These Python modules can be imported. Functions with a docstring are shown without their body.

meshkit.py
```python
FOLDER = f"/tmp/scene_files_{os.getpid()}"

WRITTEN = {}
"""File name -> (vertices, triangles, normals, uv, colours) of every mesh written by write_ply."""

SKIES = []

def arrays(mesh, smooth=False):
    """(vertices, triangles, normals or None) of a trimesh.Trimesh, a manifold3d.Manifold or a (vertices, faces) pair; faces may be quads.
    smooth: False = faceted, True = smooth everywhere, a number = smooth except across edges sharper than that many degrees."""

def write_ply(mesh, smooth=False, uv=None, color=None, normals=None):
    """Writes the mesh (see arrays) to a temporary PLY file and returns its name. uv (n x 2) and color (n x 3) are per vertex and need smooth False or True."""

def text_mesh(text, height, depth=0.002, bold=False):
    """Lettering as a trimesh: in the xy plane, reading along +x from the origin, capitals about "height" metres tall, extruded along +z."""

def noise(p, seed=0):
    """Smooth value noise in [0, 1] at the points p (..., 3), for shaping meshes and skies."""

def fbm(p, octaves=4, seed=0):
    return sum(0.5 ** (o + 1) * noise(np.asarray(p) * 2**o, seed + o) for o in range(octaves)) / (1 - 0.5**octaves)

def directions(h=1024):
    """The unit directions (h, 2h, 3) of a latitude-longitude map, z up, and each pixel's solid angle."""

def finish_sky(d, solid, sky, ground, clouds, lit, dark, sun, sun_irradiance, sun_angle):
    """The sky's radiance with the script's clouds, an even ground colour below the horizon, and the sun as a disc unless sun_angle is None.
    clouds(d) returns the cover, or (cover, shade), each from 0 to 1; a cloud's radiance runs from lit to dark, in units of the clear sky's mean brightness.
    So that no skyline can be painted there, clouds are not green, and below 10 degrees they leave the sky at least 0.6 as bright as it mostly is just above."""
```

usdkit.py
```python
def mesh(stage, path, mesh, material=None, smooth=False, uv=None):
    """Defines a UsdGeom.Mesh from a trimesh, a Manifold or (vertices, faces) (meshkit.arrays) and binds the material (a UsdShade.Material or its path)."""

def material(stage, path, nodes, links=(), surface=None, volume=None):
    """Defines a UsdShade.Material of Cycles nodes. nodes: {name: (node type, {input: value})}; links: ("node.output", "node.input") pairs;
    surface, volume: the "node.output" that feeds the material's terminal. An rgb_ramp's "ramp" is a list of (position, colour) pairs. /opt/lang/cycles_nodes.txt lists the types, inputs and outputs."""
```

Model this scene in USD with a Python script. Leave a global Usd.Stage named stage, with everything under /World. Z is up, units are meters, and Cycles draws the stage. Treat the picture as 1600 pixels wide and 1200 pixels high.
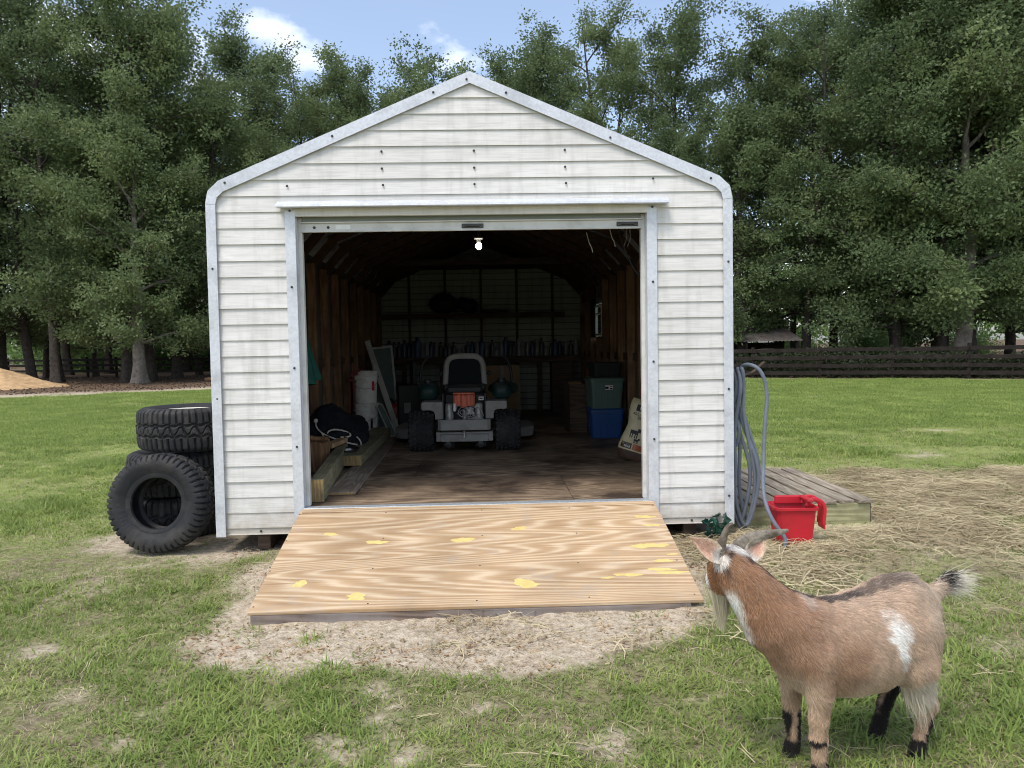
import math, random
import numpy as np, trimesh, usdkit, meshkit
from scipy.spatial import ConvexHull, cKDTree
from pxr import Usd, UsdGeom, UsdLux, UsdShade, Gf, Sdf, Vt

stage = Usd.Stage.CreateInMemory()
UsdGeom.Xform.Define(stage, '/World')
UsdGeom.Scope.Define(stage, '/World/Looks')

# ---------------------------------------------------------------- camera
CAM = np.array([0.0807, -5.1981, 1.3921])
RIGHT = np.array([0.99927322, -0.03377978, -0.01766252])
FWD = np.array([0.03285808, 0.99820355, -0.05010005])
UP = np.array([0.01932316, 0.04948328, 0.99858801])
cam = UsdGeom.Camera.Define(stage, '/World/camera')
cam.CreateHorizontalApertureAttr(36.0)
cam.CreateFocalLengthAttr(36.0 * 1174.03 / 1600)
cam.AddTransformOp().Set(Gf.Matrix4d(*RIGHT, 0, *UP, 0, *(-FWD), 0, *CAM, 1))
cam.CreateExposureAttr(0.68)

# ---------------------------------------------------------------- sky and sun
SUN = np.array([-0.30, -0.42, 1.0]); SUN /= np.linalg.norm(SUN)
SUN_EL, SUN_ROT = math.asin(SUN[2]), math.atan2(SUN[0], SUN[1])
sky_mat = usdkit.material(stage, '/World/Looks/sky', {
    'tc': ('texture_coordinate', {}),
    'mp': ('mapping', {'location': (5.3, 2.2, 0.1), 'scale': (1.0, 1.0, 1.7)}),
    'n': ('noise_texture', {'scale': 2.6, 'detail': 7.0, 'roughness': 0.55}),
    'r': ('rgb_ramp', {'ramp': [(0., (.05, .05, .05)), (.54, (.08, .08, .08)), (.64, (1, 1, 1))]}),
    's': ('sky_texture', {'sky_type': 'single_scattering', 'sun_disc': False, 'sun_elevation': SUN_EL, 'sun_rotation': SUN_ROT, 'aerosol_density': 2.2, 'ozone_density': 1.0}),
    'x': ('mix_color', {'b': (7.4, 7.6, 7.8), 'use_clamp': False, 'use_clamp_result': False}),
    'b': ('background_shader', {'strength': 0.15})},
    [('tc.generated', 'mp.vector'), ('mp.vector', 'n.vector'), ('n.fac', 'r.fac'), ('r.color', 'x.fac'), ('s.color', 'x.a'), ('x.result', 'b.color')], surface='b.background')
sky = UsdLux.DomeLight.Define(stage, '/World/sky')
UsdShade.MaterialBindingAPI.Apply(sky.GetPrim()).Bind(sky_mat)
sky.GetPrim().SetCustomDataByKey('kind', 'structure')
sun = UsdLux.DistantLight.Define(stage, '/World/sun')
sun.CreateIntensityAttr(0.40); sun.CreateAngleAttr(16.0); sun.CreateNormalizeAttr(True); sun.CreateColorAttr(Gf.Vec3f(1, .965, .91))
_m = Gf.Matrix4d(); _m.SetRotate(Gf.Rotation(Gf.Vec3d(0, 0, 1), Gf.Vec3d(*map(float, SUN))))
sun.AddTransformOp().Set(_m)

# ---------------------------------------------------------------- helpers: prims
USED = {}
def numbered(parent, name):
    k = (parent, name); n = USED.get(k, -1) + 1; USED[k] = n
    return name if n == 0 else f'{name}_{n:03d}'
def tag(prim, label=None, category=None, group=None, kind=None):
    for k, v in (('label', label), ('category', category), ('group', group), ('kind', kind)):
        if v: prim.SetCustomDataByKey(k, v)
    return prim
def place(prim, loc=(0, 0, 0), rz=0, scale=None, rx=0, ry=0):
    x = UsdGeom.Xformable(prim); x.ClearXformOpOrder()
    x.AddTranslateOp().Set(Gf.Vec3d(*map(float, loc)))
    x.AddRotateXYZOp().Set(Gf.Vec3f(float(rx), float(ry), float(rz)))
    if scale is not None: x.AddScaleOp().Set(Gf.Vec3f(*((scale,) * 3 if np.ndim(scale) == 0 else map(float, scale))))
    return prim
def thing(name, label, category, loc=(0, 0, 0), rz=0, group=None, scale=None, rx=0, ry=0):
    p = UsdGeom.Xform.Define(stage, '/World/' + numbered('/World', name)).GetPrim()
    place(p, loc, rz, scale, rx, ry)
    return tag(p, label, category, group)
def obj(name, mesh, mat, parent=None, smooth=35, label=None, category=None, group=None, kind=None, primvars=None):
    base = '/World' if parent is None else str(parent.GetPath())
    if isinstance(mesh, MB): mesh = mesh.mesh()
    m = usdkit.mesh(stage, base + '/' + numbered(base, name), mesh, MAT[mat] if isinstance(mat, str) else mat, smooth=smooth)
    for k, (v, t) in (primvars or {}).items():
        UsdGeom.PrimvarsAPI(m).CreatePrimvar(k, t, 'vertex').Set((Vt.FloatArray if np.ndim(v) == 1 else Vt.Vec3fArray).FromNumpy(np.asarray(v, np.float32)))
    return tag(m.GetPrim(), label, category, group, kind)
def dup(root, loc, rz=0, label=None, group=None, scale=None, rx=0, ry=0):
    cd = root.GetCustomData(); name = root.GetName()
    while name[-4:-3] == '_' and name[-3:].isdigit(): name = name[:-4]
    r = thing(name, label or cd['label'], cd['category'], loc, rz, group or cd.get('group'), scale, rx, ry)
    r.GetReferences().AddInternalReference(root.GetPath()); r.SetInstanceable(True)
    return r

# ---------------------------------------------------------------- helpers: meshes
def rotm(rx=0, ry=0, rz=0):
    cx, sx, cy, sy, cz, sz = (f(a) for a in (rx, ry, rz) for f in (math.cos, math.sin))
    return np.array([[cz, -sz, 0], [sz, cz, 0], [0, 0, 1.]]) @ np.array([[cy, 0, sy], [0, 1, 0], [-sy, 0, cy]]) @ np.array([[1, 0, 0], [0, cx, -sx], [0, sx, cx]])
def frame_to(d):
    d = np.asarray(d, float); d = d / np.linalg.norm(d)
    a = np.array([0, 0, 1.]) if abs(d[2]) < .9 else np.array([1., 0, 0])
    u = np.cross(a, d); u /= np.linalg.norm(u)
    return u, np.cross(d, u), d
def hull_mesh(pts):
    pts = np.asarray(pts, float); h = ConvexHull(pts); f = h.simplices.copy()
    c = pts[h.vertices].mean(0); v = pts
    n = np.cross(v[f[:, 1]] - v[f[:, 0]], v[f[:, 2]] - v[f[:, 0]])
    flip = ((v[f[:, 0]] - c) * n).sum(1) < 0
    f[flip] = f[flip][:, ::-1]
    u, inv = np.unique(f, return_inverse=True)
    return v[u], inv.reshape(f.shape)
class MB:
    """collects shapes that make one mesh"""
    def __init__(s): s.v, s.f, s.n = [], [], 0
    def add(s, v, f):
        v = np.asarray(v, float); f = np.asarray(f, int)
        if f.shape[1] == 4: f = np.vstack([f[:, [0, 1, 2]], f[:, [0, 2, 3]]])
        s.v.append(v); s.f.append(f + s.n); s.n += len(v); return s
    def mesh(s): return np.vstack(s.v), np.vstack(s.f)
    def hull(s, pts): return s.add(*hull_mesh(pts))
    def box(s, c, size, b=0.0, R=None):
        h = np.asarray(size, float) / 2; b = min(b, h.min() * .9); pts = []
        sg = np.array([[x, y, z] for x in (-1, 1) for y in (-1, 1) for z in (-1, 1)], float)
        if b > 0:
            for k in range(3):
                hh = h - b; hh = np.where(np.arange(3) == k, h, hh); pts.append(sg * hh)
            pts = np.vstack(pts)
        else: pts = sg * h
        if R is not None: pts = pts @ R.T
        return s.hull(pts + np.asarray(c, float))
    def prism(s, poly, a, b, axis='y'):
        """convex or star-shaped polygon (two coordinates) extruded along an axis from a to b"""
        from shapely.geometry import Polygon
        pg = Polygon(poly)
        v2, f2 = trimesh.creation.triangulate_polygon(pg, engine='earcut')
        v2 = np.asarray(v2); f2 = np.asarray(f2); n = len(v2)
        ring = np.asarray(pg.exterior.coords)[:-1]
        if not pg.exterior.is_ccw: ring = ring[::-1]
        def to3(q, t):
            t = np.full(len(q), t)
            return np.stack({'y': (q[:, 0], t, q[:, 1]), 'x': (t, q[:, 0], q[:, 1]), 'z': (q[:, 0], q[:, 1], t)}[axis], 1)
        e1 = v2[f2[:, 1]] - v2[f2[:, 0]]; e2 = v2[f2[:, 2]] - v2[f2[:, 0]]
        flip = (e1[:, 0] * e2[:, 1] - e1[:, 1] * e2[:, 0]) < 0
        f2[flip] = f2[flip][:, ::-1]
        A, B = to3(v2, a), to3(v2, b); m = len(ring)
        i = np.arange(m); j = (i + 1) % m
        side = np.stack([i, j, j + m, i + m], 1)
        faces = [f2, f2[:, ::-1] + n]
        q = np.vstack([A, B, to3(ring, a), to3(ring, b)])
        side = side + 2 * n
        if axis in ('x', 'z'): faces = [f2[:, ::-1], f2 + n]
        else: side = side[:, ::-1]
        sf = np.vstack([side[:, [0, 1, 2]], side[:, [0, 2, 3]]])
        if a > b: faces = [x[:, ::-1] for x in faces]; sf = sf[:, ::-1]
        return s.add(q, np.vstack(faces + [sf]))
    def tube(s, path, r, n=8, cap=True, flat=None):
        p = np.asarray(path, float); k = len(p); r = np.broadcast_to(np.asarray(r, float), (k,))
        t = np.gradient(p, axis=0); t /= np.linalg.norm(t, axis=1)[:, None] + 1e-12
        u, w, _ = frame_to(t[0]); V = []
        a = np.arange(n) * 2 * np.pi / n
        for i in range(k):
            u = u - t[i] * (u @ t[i]); u /= np.linalg.norm(u) + 1e-12; w = np.cross(t[i], u)
            fx, fy = (1, 1) if flat is None else flat
            V.append(p[i] + r[i] * (np.cos(a)[:, None] * u * fx + np.sin(a)[:, None] * w * fy))
        V = np.vstack(V); F = []
        i = np.arange(n); j = (i + 1) % n
        for q in range(k - 1): F.append(np.stack([q * n + i, q * n + j, q * n + n + j, q * n + n + i], 1))
        F = np.vstack(F); F = np.vstack([F[:, [0, 1, 2]], F[:, [0, 2, 3]]])
        if cap:
            V = np.vstack([V, p[0], p[-1]]); c0, c1 = len(V) - 2, len(V) - 1
            F = np.vstack([F, np.stack([j, i, np.full(n, c0)], 1), np.stack([(k - 1) * n + i, (k - 1) * n + j, np.full(n, c1)], 1)])
        return s.add(V, F)
    def lathe(s, prof, n=24, c=(0, 0, 0), R=None, closed=False):
        """profile of (radius, height) pairs turned round z"""
        pr = np.asarray(prof, float); m = len(pr); a = np.arange(n) * 2 * np.pi / n
        V = np.stack([np.outer(np.cos(a), pr[:, 0]), np.outer(np.sin(a), pr[:, 0]), np.broadcast_to(pr[:, 1], (n, m))], 2).reshape(-1, 3)
        F = []
        for i in range(n):
            j = (i + 1) % n
            for k in range(m if closed else m - 1):
                k2 = (k + 1) % m
                F.append((i * m + k, j * m + k, j * m + k2, i * m + k2))
        if R is not None: V = V @ R.T
        return s.add(V + np.asarray(c, float), F)
    def ball(s, c, r, sub=2, R=None):
        b = trimesh.creation.icosphere(sub); v = b.vertices * np.broadcast_to(np.asarray(r, float), (3,))
        if R is not None: v = v @ R.T
        return s.add(v + np.asarray(c, float), b.faces)
    def cone(s, a, b, ra, rb, n=12): return s.tube([a, b], [ra, rb], n)
def spline(pts, n=40):
    from scipy.interpolate import CubicSpline
    p = np.asarray(pts, float); d = np.r_[0, np.cumsum(np.linalg.norm(np.diff(p, axis=0), axis=1))]
    return CubicSpline(d, p)(np.linspace(0, d[-1], n))
def box(c, size, b=0.004, R=None): return MB().box(c, size, b, R)
def smoothstep(a, b, x):
    t = np.clip((np.asarray(x, float) - a) / (b - a), 0, 1); return t * t * (3 - 2 * t)
def fbm2(x, y, s, seed=0, oct=4):
    return meshkit.fbm(np.stack([np.asarray(x) * s, np.asarray(y) * s, np.zeros_like(np.asarray(x, float)) + seed * 7.3], -1), oct, seed)
# ---------------------------------------------------------------- materials
MAT = {}
def mat(name, nodes, links, surface='p.BSDF'):
    MAT[name] = usdkit.material(stage, '/World/Looks/' + name, nodes, links, surface=surface)
def paint(name, col, rough=.5, spec=.5, metal=0., var=.12, scale=9., bump=.0, bscale=80., dirt=None, dscale=3.):
    """a plain coat with uneven tone, optional dirt and relief"""
    n = {'g': ('geometry', {}), 'n': ('noise_texture', {'scale': scale, 'detail': 5.0}),
         'r': ('map_range', {'from_min': .3, 'from_max': .7, 'to_min': 1 - var, 'to_max': 1 + var}),
         'h': ('hsv', {'color': col}), 'p': ('principled_bsdf', {'roughness': rough, 'specular_ior_level': spec, 'metallic': metal})}
    l = [('g.position', 'n.vector'), ('n.fac', 'r.value'), ('r.result', 'h.value')]
    out = 'h.color'
    if dirt:
        n.update({'dn': ('noise_texture', {'scale': dscale, 'detail': 7.0, 'roughness': .65}), 'dr': ('rgb_ramp', {'ramp': [(.48, (0, 0, 0)), (.72, (1, 1, 1))]}), 'dm': ('mix_color', {'b': dirt})})
        l += [('g.position', 'dn.vector'), ('dn.fac', 'dr.fac'), ('dr.color', 'dm.fac'), (out, 'dm.a')]; out = 'dm.result'
    if bump:
        n.update({'bn': ('noise_texture', {'scale': bscale, 'detail': 4.0}), 'b': ('bump', {'strength': bump, 'distance': .01})})
        l += [('g.position', 'bn.vector'), ('bn.fac', 'b.height'), ('b.normal', 'p.normal')]
    mat(name, n, l + [(out, 'p.base_color')])
def wood(name, light, dark, along='x', scale=1.0, rough=.7, stretch=9., stain=None, rings=55., bump=.25, fine=1.1, det=1.5):
    """sawn or peeled wood: contour lines of a stretched noise make the figure"""
    sc = {'x': (1, stretch, stretch), 'y': (stretch, 1, stretch), 'z': (stretch, stretch, 1)}[along]
    n = {'g': ('geometry', {}), 'o': ('object_info', {}), 'off': ('mix_color', {'blend_type': 'add', 'fac': 1.0, 'use_clamp': False, 'use_clamp_result': False}), 'om': ('mix_color', {'blend_type': 'multiply', 'fac': 1.0, 'b': (7., 7., 7.), 'use_clamp': False, 'use_clamp_result': False}),
         'm': ('mapping', {'scale': tuple(scale * s for s in sc)}),
         'n': ('noise_texture', {'scale': .55, 'detail': det, 'roughness': .4, 'distortion': .15}),
         'n2': ('noise_texture', {'scale': 9.0, 'detail': 5.0}),
         'a': ('math', {'math_type': 'multiply_add', 'value2': rings, 'value3': 0.}), 'a2': ('math', {'math_type': 'multiply_add', 'value2': fine}),
         's': ('math', {'math_type': 'sine'}), 'sr': ('map_range', {'from_min': -1., 'from_max': 1.}),
         'c': ('mix_color', {'a': dark, 'b': light}), 'n3': ('noise_texture', {'scale': 2.2, 'detail': 6.0, 'roughness': .6}),
         'r3': ('map_range', {'from_min': .3, 'from_max': .7, 'to_min': .78, 'to_max': 1.2}), 'h': ('hsv', {}),
         'p': ('principled_bsdf', {'roughness': rough, 'specular_ior_level': .3}), 'b': ('bump', {'strength': bump, 'distance': .004})}
    l = [('g.position', 'm.vector'), ('m.vector', 'off.a'), ('o.random', 'om.a'), ('om.result', 'off.b'), ('off.result', 'n.vector'), ('off.result', 'n2.vector'),
         ('n2.fac', 'a2.value1'), ('n.fac', 'a.value1'), ('a.value', 'a2.value3'), ('a2.value', 's.value1'), ('s.value', 'sr.value'),
         ('sr.result', 'c.fac'), ('g.position', 'n3.vector'), ('n3.fac', 'r3.value'), ('r3.result', 'h.value'), ('c.result', 'h.color'), ('s.value', 'b.height'), ('b.normal', 'p.normal')]
    out = 'h.color'
    if stain:
        n.update({'dn': ('noise_texture', {'scale': 1.7, 'detail': 7.0, 'roughness': .65}), 'dr': ('rgb_ramp', {'ramp': [(.40, (0, 0, 0)), (.64, (1, 1, 1))]}), 'dm': ('mix_color', {'b': stain})})
        l += [('g.position', 'dn.vector'), ('dn.fac', 'dr.fac'), ('dr.color', 'dm.fac'), (out, 'dm.a')]; out = 'dm.result'
    mat(name, n, l + [(out, 'p.base_color')])

# embossed white siding with weather streaks
def siding(name, base, streak, along):
    sc = (2.2, 2.2, 60.) if along == 'x' else (60., 2.2, 60.)
    mat(name, {'g': ('geometry', {}), 'm': ('mapping', {'scale': sc}), 'n': ('noise_texture', {'scale': 1.6, 'detail': 4.0, 'distortion': .4}),
        'm2': ('mapping', {'scale': (5., 5., .55)}), 'n2': ('noise_texture', {'scale': 2.2, 'detail': 7.0, 'roughness': .62}), 'r2': ('rgb_ramp', {'ramp': [(.50, (0, 0, 0)), (.78, (.8, .8, .8))]}),
        'n3': ('noise_texture', {'scale': 1.1, 'detail': 5.0}), 'r3': ('map_range', {'from_min': .3, 'from_max': .7, 'to_min': .9, 'to_max': 1.06}), 'h': ('hsv', {'color': base}),
        'o': ('object_info', {}), 'ro': ('map_range', {'to_min': .965, 'to_max': 1.02}), 'h2': ('hsv', {}),
        'rg': ('rgb_ramp', {'ramp': [(.40, (.72, .72, .70)), (.50, (1, 1, 1))]}), 'mg': ('mix_color', {'blend_type': 'multiply', 'fac': .32}),
        'c': ('mix_color', {'b': streak}), 'b': ('bump', {'strength': .35, 'distance': .004}), 'mw': ('mapping', {'scale': (2.2, 2.2, 5.)}), 'nw': ('noise_texture', {'scale': 1.3, 'detail': 2.}), 'bw': ('bump', {'strength': .55, 'distance': .03}),
        'xz': ('separate_xyz', {}), 'nz': ('noise_texture', {'scale': 9., 'detail': 6., 'roughness': .7}), 'az': ('math', {'math_type': 'multiply_add', 'value2': .55}), 'rz': ('rgb_ramp', {'ramp': [(.42, (.62, .62, .62)), (.66, (0, 0, 0))]}), 'cm': ('mix_color', {'b': (.36, .31, .24)}), 'p': ('principled_bsdf', {'roughness': .52, 'specular_ior_level': .4})},
        [('g.position', 'm.vector'), ('m.vector', 'n.vector'), ('n.fac', 'b.height'), ('b.normal', 'p.normal'), ('g.position', 'm2.vector'), ('m2.vector', 'n2.vector'), ('n2.fac', 'r2.fac'),
         ('g.position', 'n3.vector'), ('n3.fac', 'r3.value'), ('r3.result', 'h.value'), ('o.random', 'ro.value'), ('ro.result', 'h2.value'), ('h.color', 'h2.color'), ('n.fac', 'rg.fac'), ('rg.color', 'mg.b'), ('h2.color', 'mg.a'),
         ('mg.result', 'c.a'), ('r2.color', 'c.fac'), ('g.position', 'mw.vector'), ('mw.vector', 'nw.vector'), ('nw.fac', 'bw.height'), ('bw.normal', 'b.normal'), ('g.position', 'xz.vector'), ('g.position', 'nz.vector'), ('nz.fac', 'az.value1'), ('xz.z', 'az.value3'), ('az.value', 'rz.fac'), ('rz.color', 'cm.fac'), ('c.result', 'cm.a'), ('cm.result', 'p.base_color')])
siding('white_siding', (.655, .642, .61), (.43, .42, .385), 'x')
siding('side_siding', (.62, .62, .57), (.36, .37, .33), 'y')
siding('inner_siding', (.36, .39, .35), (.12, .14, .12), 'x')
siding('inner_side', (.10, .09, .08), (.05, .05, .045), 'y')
# galvanised trim
def galv(name, a, b):
    mat(name, {'g': ('geometry', {}), 'v': ('voronoi_texture', {'scale': 45.}) if False else ('noise_texture', {'scale': 55., 'detail': 3.}), 'r': ('rgb_ramp', {'ramp': [(.35, a), (.62, b)]}),
        'n': ('noise_texture', {'scale': 4., 'detail': 6., 'roughness': .65}), 'nr': ('rgb_ramp', {'ramp': [(.50, (0, 0, 0)), (.75, (.7, .7, .7))]}), 'c': ('mix_color', {'b': (.30, .31, .32)}),
        'n4': ('noise_texture', {'scale': 6., 'detail': 2.}), 'b': ('bump', {'strength': .25, 'distance': .02}),
        'p': ('principled_bsdf', {'roughness': .42, 'metallic': .25, 'specular_ior_level': .5})},
        [('g.position', 'v.vector'), ('v.fac', 'r.fac'), ('g.position', 'n.vector'), ('n.fac', 'nr.fac'), ('nr.color', 'c.fac'), ('r.color', 'c.a'), ('c.result', 'p.base_color'), ('g.position', 'n4.vector'), ('n4.fac', 'b.height'), ('b.normal', 'p.normal')])
galv('galvanised', (.52, .54, .57), (.60, .62, .65))
galv('dull_galvanised', (.30, .33, .35), (.42, .45, .47))
paint('door_metal', (.58, .58, .55), .45, .5, var=.06, scale=5, dirt=(.40, .40, .36), dscale=6)
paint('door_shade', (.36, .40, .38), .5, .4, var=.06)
paint('dark_metal', (.07, .07, .07), .4, .5, .4)
paint('roof_metal', (.60, .62, .64), .4, .5, .3)
paint('screw_metal', (.03, .03, .03), .5)
mat('ramp_plywood', {'g': ('geometry', {}), 'm': ('mapping', {'scale': (.21, 3.2, 3.2)}), 'n': ('noise_texture', {'scale': .62, 'detail': 2.2, 'roughness': .42, 'distortion': .1}),
    'm2': ('mapping', {'scale': (1.6, 70., 70.)}), 'n2': ('noise_texture', {'scale': 1.0, 'detail': 4., 'roughness': .6}), 'a': ('math', {'math_type': 'multiply_add', 'value2': 290.}), 'a2': ('math', {'math_type': 'multiply', 'value2': 3.2}), 's': ('math', {'math_type': 'sine'}), 'sr': ('map_range', {'from_min': -1., 'from_max': 1.}),
    'c': ('rgb_ramp', {'ramp': [(0., (.40, .272, .155)), (.35, (.435, .302, .178)), (.68, (.475, .342, .21)), (.86, (.53, .398, .26)), (1., (.565, .44, .295))]}),
    'n3': ('noise_texture', {'scale': 1.7, 'detail': 7., 'roughness': .65}), 'r3': ('map_range', {'from_min': .3, 'from_max': .7, 'to_min': .82, 'to_max': 1.16}), 'h': ('hsv', {}),
    'r2': ('rgb_ramp', {'ramp': [(.30, (.62, .56, .50)), (.52, (1, 1, 1)), (.75, (1.0, 1.0, 1.0))]}), 'mg': ('mix_color', {'blend_type': 'multiply', 'fac': .75}),
    'n5': ('noise_texture', {'scale': 5.5, 'detail': 9., 'roughness': .75}), 'r5': ('rgb_ramp', {'ramp': [(.54, (0, 0, 0)), (.70, (.55, .55, .55))]}), 'sc': ('mix_color', {'b': (.36, .31, .26)}),
    'b': ('bump', {'strength': .1, 'distance': .003}), 'p': ('principled_bsdf', {'roughness': .78, 'specular_ior_level': .25})},
    [('g.position', 'm.vector'), ('m.vector', 'n.vector'), ('g.position', 'm2.vector'), ('m2.vector', 'n2.vector'), ('n2.fac', 'a2.value1'), ('n.fac', 'a.value1'), ('a2.value', 'a.value3'), ('a.value', 's.value1'), ('s.value', 'sr.value'), ('sr.result', 'c.fac'),
     ('g.position', 'n3.vector'), ('n3.fac', 'r3.value'), ('r3.result', 'h.value'), ('c.color', 'h.color'), ('n2.fac', 'r2.fac'), ('h.color', 'mg.a'), ('r2.color', 'mg.b'), ('g.position', 'n5.vector'), ('n5.fac', 'r5.fac'), ('r5.color', 'sc.fac'), ('mg.result', 'sc.a'), ('sc.result', 'p.base_color'), ('n2.fac', 'b.height'), ('b.normal', 'p.normal')])
wood('floor_plywood', (.37, .275, .185), (.16, .115, .076), 'x', .5, .60, 6., stain=(.055, .038, .027), rings=220., fine=2.)
wood('stud_wood', (.25, .15, .08), (.165, .095, .05), 'z', 1.2, .75, 12., stain=(.10, .05, .025), rings=50.)
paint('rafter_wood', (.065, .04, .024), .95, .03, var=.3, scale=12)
wood('dark_wood', (.10, .07, .05), (.06, .04, .03), 'x', 1.2, .8, 10.)
wood('treated_wood', (.36, .31, .19), (.22, .20, .115), 'y', 1.6, .75, 12., stain=(.15, .15, .10))
wood('end_grain', (.55, .40, .17), (.36, .22, .085), 'z', 2.0, .8, 14., stain=(.12, .09, .05))
wood('raw_lumber', (.50, .35, .20), (.36, .22, .12), 'y', 1.6, .75, 12.)
wood('brown_board', (.30, .17, .085), (.19, .10, .05), 'z', 1.6, .75, 8.)
wood('grey_plank', (.37, .315, .245), (.23, .19, .14), 'y', 1.5, .85, 14., stain=(.15, .12, .095), bump=.5)
wood('green_beam', (.42, .41, .24), (.27, .26, .135), 'x', 1.6, .8, 12., stain=(.15, .145, .08))
wood('ramp_frame', (.20, .155, .125), (.11, .082, .065), 'x', 1.6, .8, 10., stain=(.24, .22, .21))
paint('putty', (.62, .475, .18), .7, .3, var=.12, scale=30)
paint('rubber', (.014, .0145, .016), .68, .35, var=.3, scale=14, bump=.25, bscale=120, dirt=(.050, .046, .040), dscale=5)
paint('black_rubber', (.016, .016, .017), .7, .35, var=.25, scale=14, dirt=(.06, .055, .05), dscale=9)
paint('white_rim', (.66, .64, .58), .5, var=.1, dirt=(.3, .25, .2))
paint('hose_rubber', (.125, .145, .175), .55, .4, var=.12, scale=25)
paint('red_plastic', (.46, .012, .025), .42, .5, var=.08, dirt=(.28, .02, .025), dscale=5)
paint('gas_red', (.34, .02, .02), .45, .5)
paint('white_plastic', (.78, .78, .76), .45, .5, var=.05, dirt=(.45, .43, .38), dscale=8)
paint('wire', (.35, .35, .35), .35, .5, .8)
paint('black_cloth', (.012, .013, .018), .85, .25, var=.35, scale=10, bump=.3, bscale=40)
paint('rope', (.62, .58, .47), .9, .2, var=.2, scale=120)
paint('green_tarp', (.006, .11, .085), .6, .4, var=.25, scale=6)
paint('pale_paint', (.52, .53, .50), .55, .4, dirt=(.3, .3, .27))
paint('mirror_pane', (.12, .16, .16), .25, .6)
paint('mower_grey', (.25, .245, .235), .5, .4, var=.1, dirt=(.18, .165, .14), dscale=8)
paint('mower_dark', (.016, .017, .018), .5, .4)
paint('mower_green', (.006, .026, .023), .5, .35, dirt=(.022, .03, .027), dscale=7)
paint('engine_red', (.62, .145, .085), .5, .4, var=.15, dirt=(.42, .12, .08))
paint('engine_metal', (.35, .35, .34), .45, .5, .5, var=.3, scale=30)
paint('vinyl', (.006, .010, .013), .7, .15)
paint('sticker', (.75, .75, .73), .5)
paint('sticker_red', (.55, .03, .04), .5)
paint('ink', (.012, .012, .014), .6)
paint('blue_plastic', (.013, .065, .22), .4, .5, var=.08)
paint('grey_green_plastic', (.10, .155, .135), .35, .5, var=.08)
paint('bag_paper', (.50, .44, .26), .5, .45, var=.12, scale=12, bump=.35, bscale=25)
paint('bag_brown', (.055, .03, .02), .4, .5, var=.3, scale=20)
paint('bag_orange', (.34, .09, .03), .45)
paint('strap', (.16, .03, .035), .6)
paint('cardboard', (.30, .20, .11), .8, .2)
paint('bottle_dark', (.05, .055, .06), .35, .5, var=.2)
paint('bottle_pale', (.22, .23, .23), .4, .5, var=.2)
paint('bottle_blue', (.04, .07, .14), .35, .5, var=.2)
paint('fence_wood', (.018, .014, .012), .9, .2, var=.35, scale=8, dirt=(.032, .026, .022))
paint('bark', (.055, .047, .040), .9, .15, var=.4, scale=7, bump=.9, bscale=18, dirt=(.05, .045, .038), dscale=2)
paint('pale_bark', (.185, .160, .135), .9, .15, var=.35, scale=7, bump=.9, bscale=18, dirt=(.12, .11, .09), dscale=3)
paint('sand_heap', (.46, .31, .17), .95, .1, var=.25, scale=4, bump=.8, bscale=9, dirt=(.30, .20, .11))
paint('horn', (.095, .075, .055), .5, .4, var=.35, scale=35, bump=.6, bscale=60, dirt=(.34, .30, .24), dscale=14)
paint('hoof', (.014, .012, .012), .5, .4)
paint('eye', (.06, .035, .015), .15, .6)
paint('rusty_roof', (.17, .155, .14), .6, .4, .3, var=.3, dirt=(.16, .09, .06), dscale=2)
paint('fertiliser', (.45, .45, .43), .8)
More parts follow.
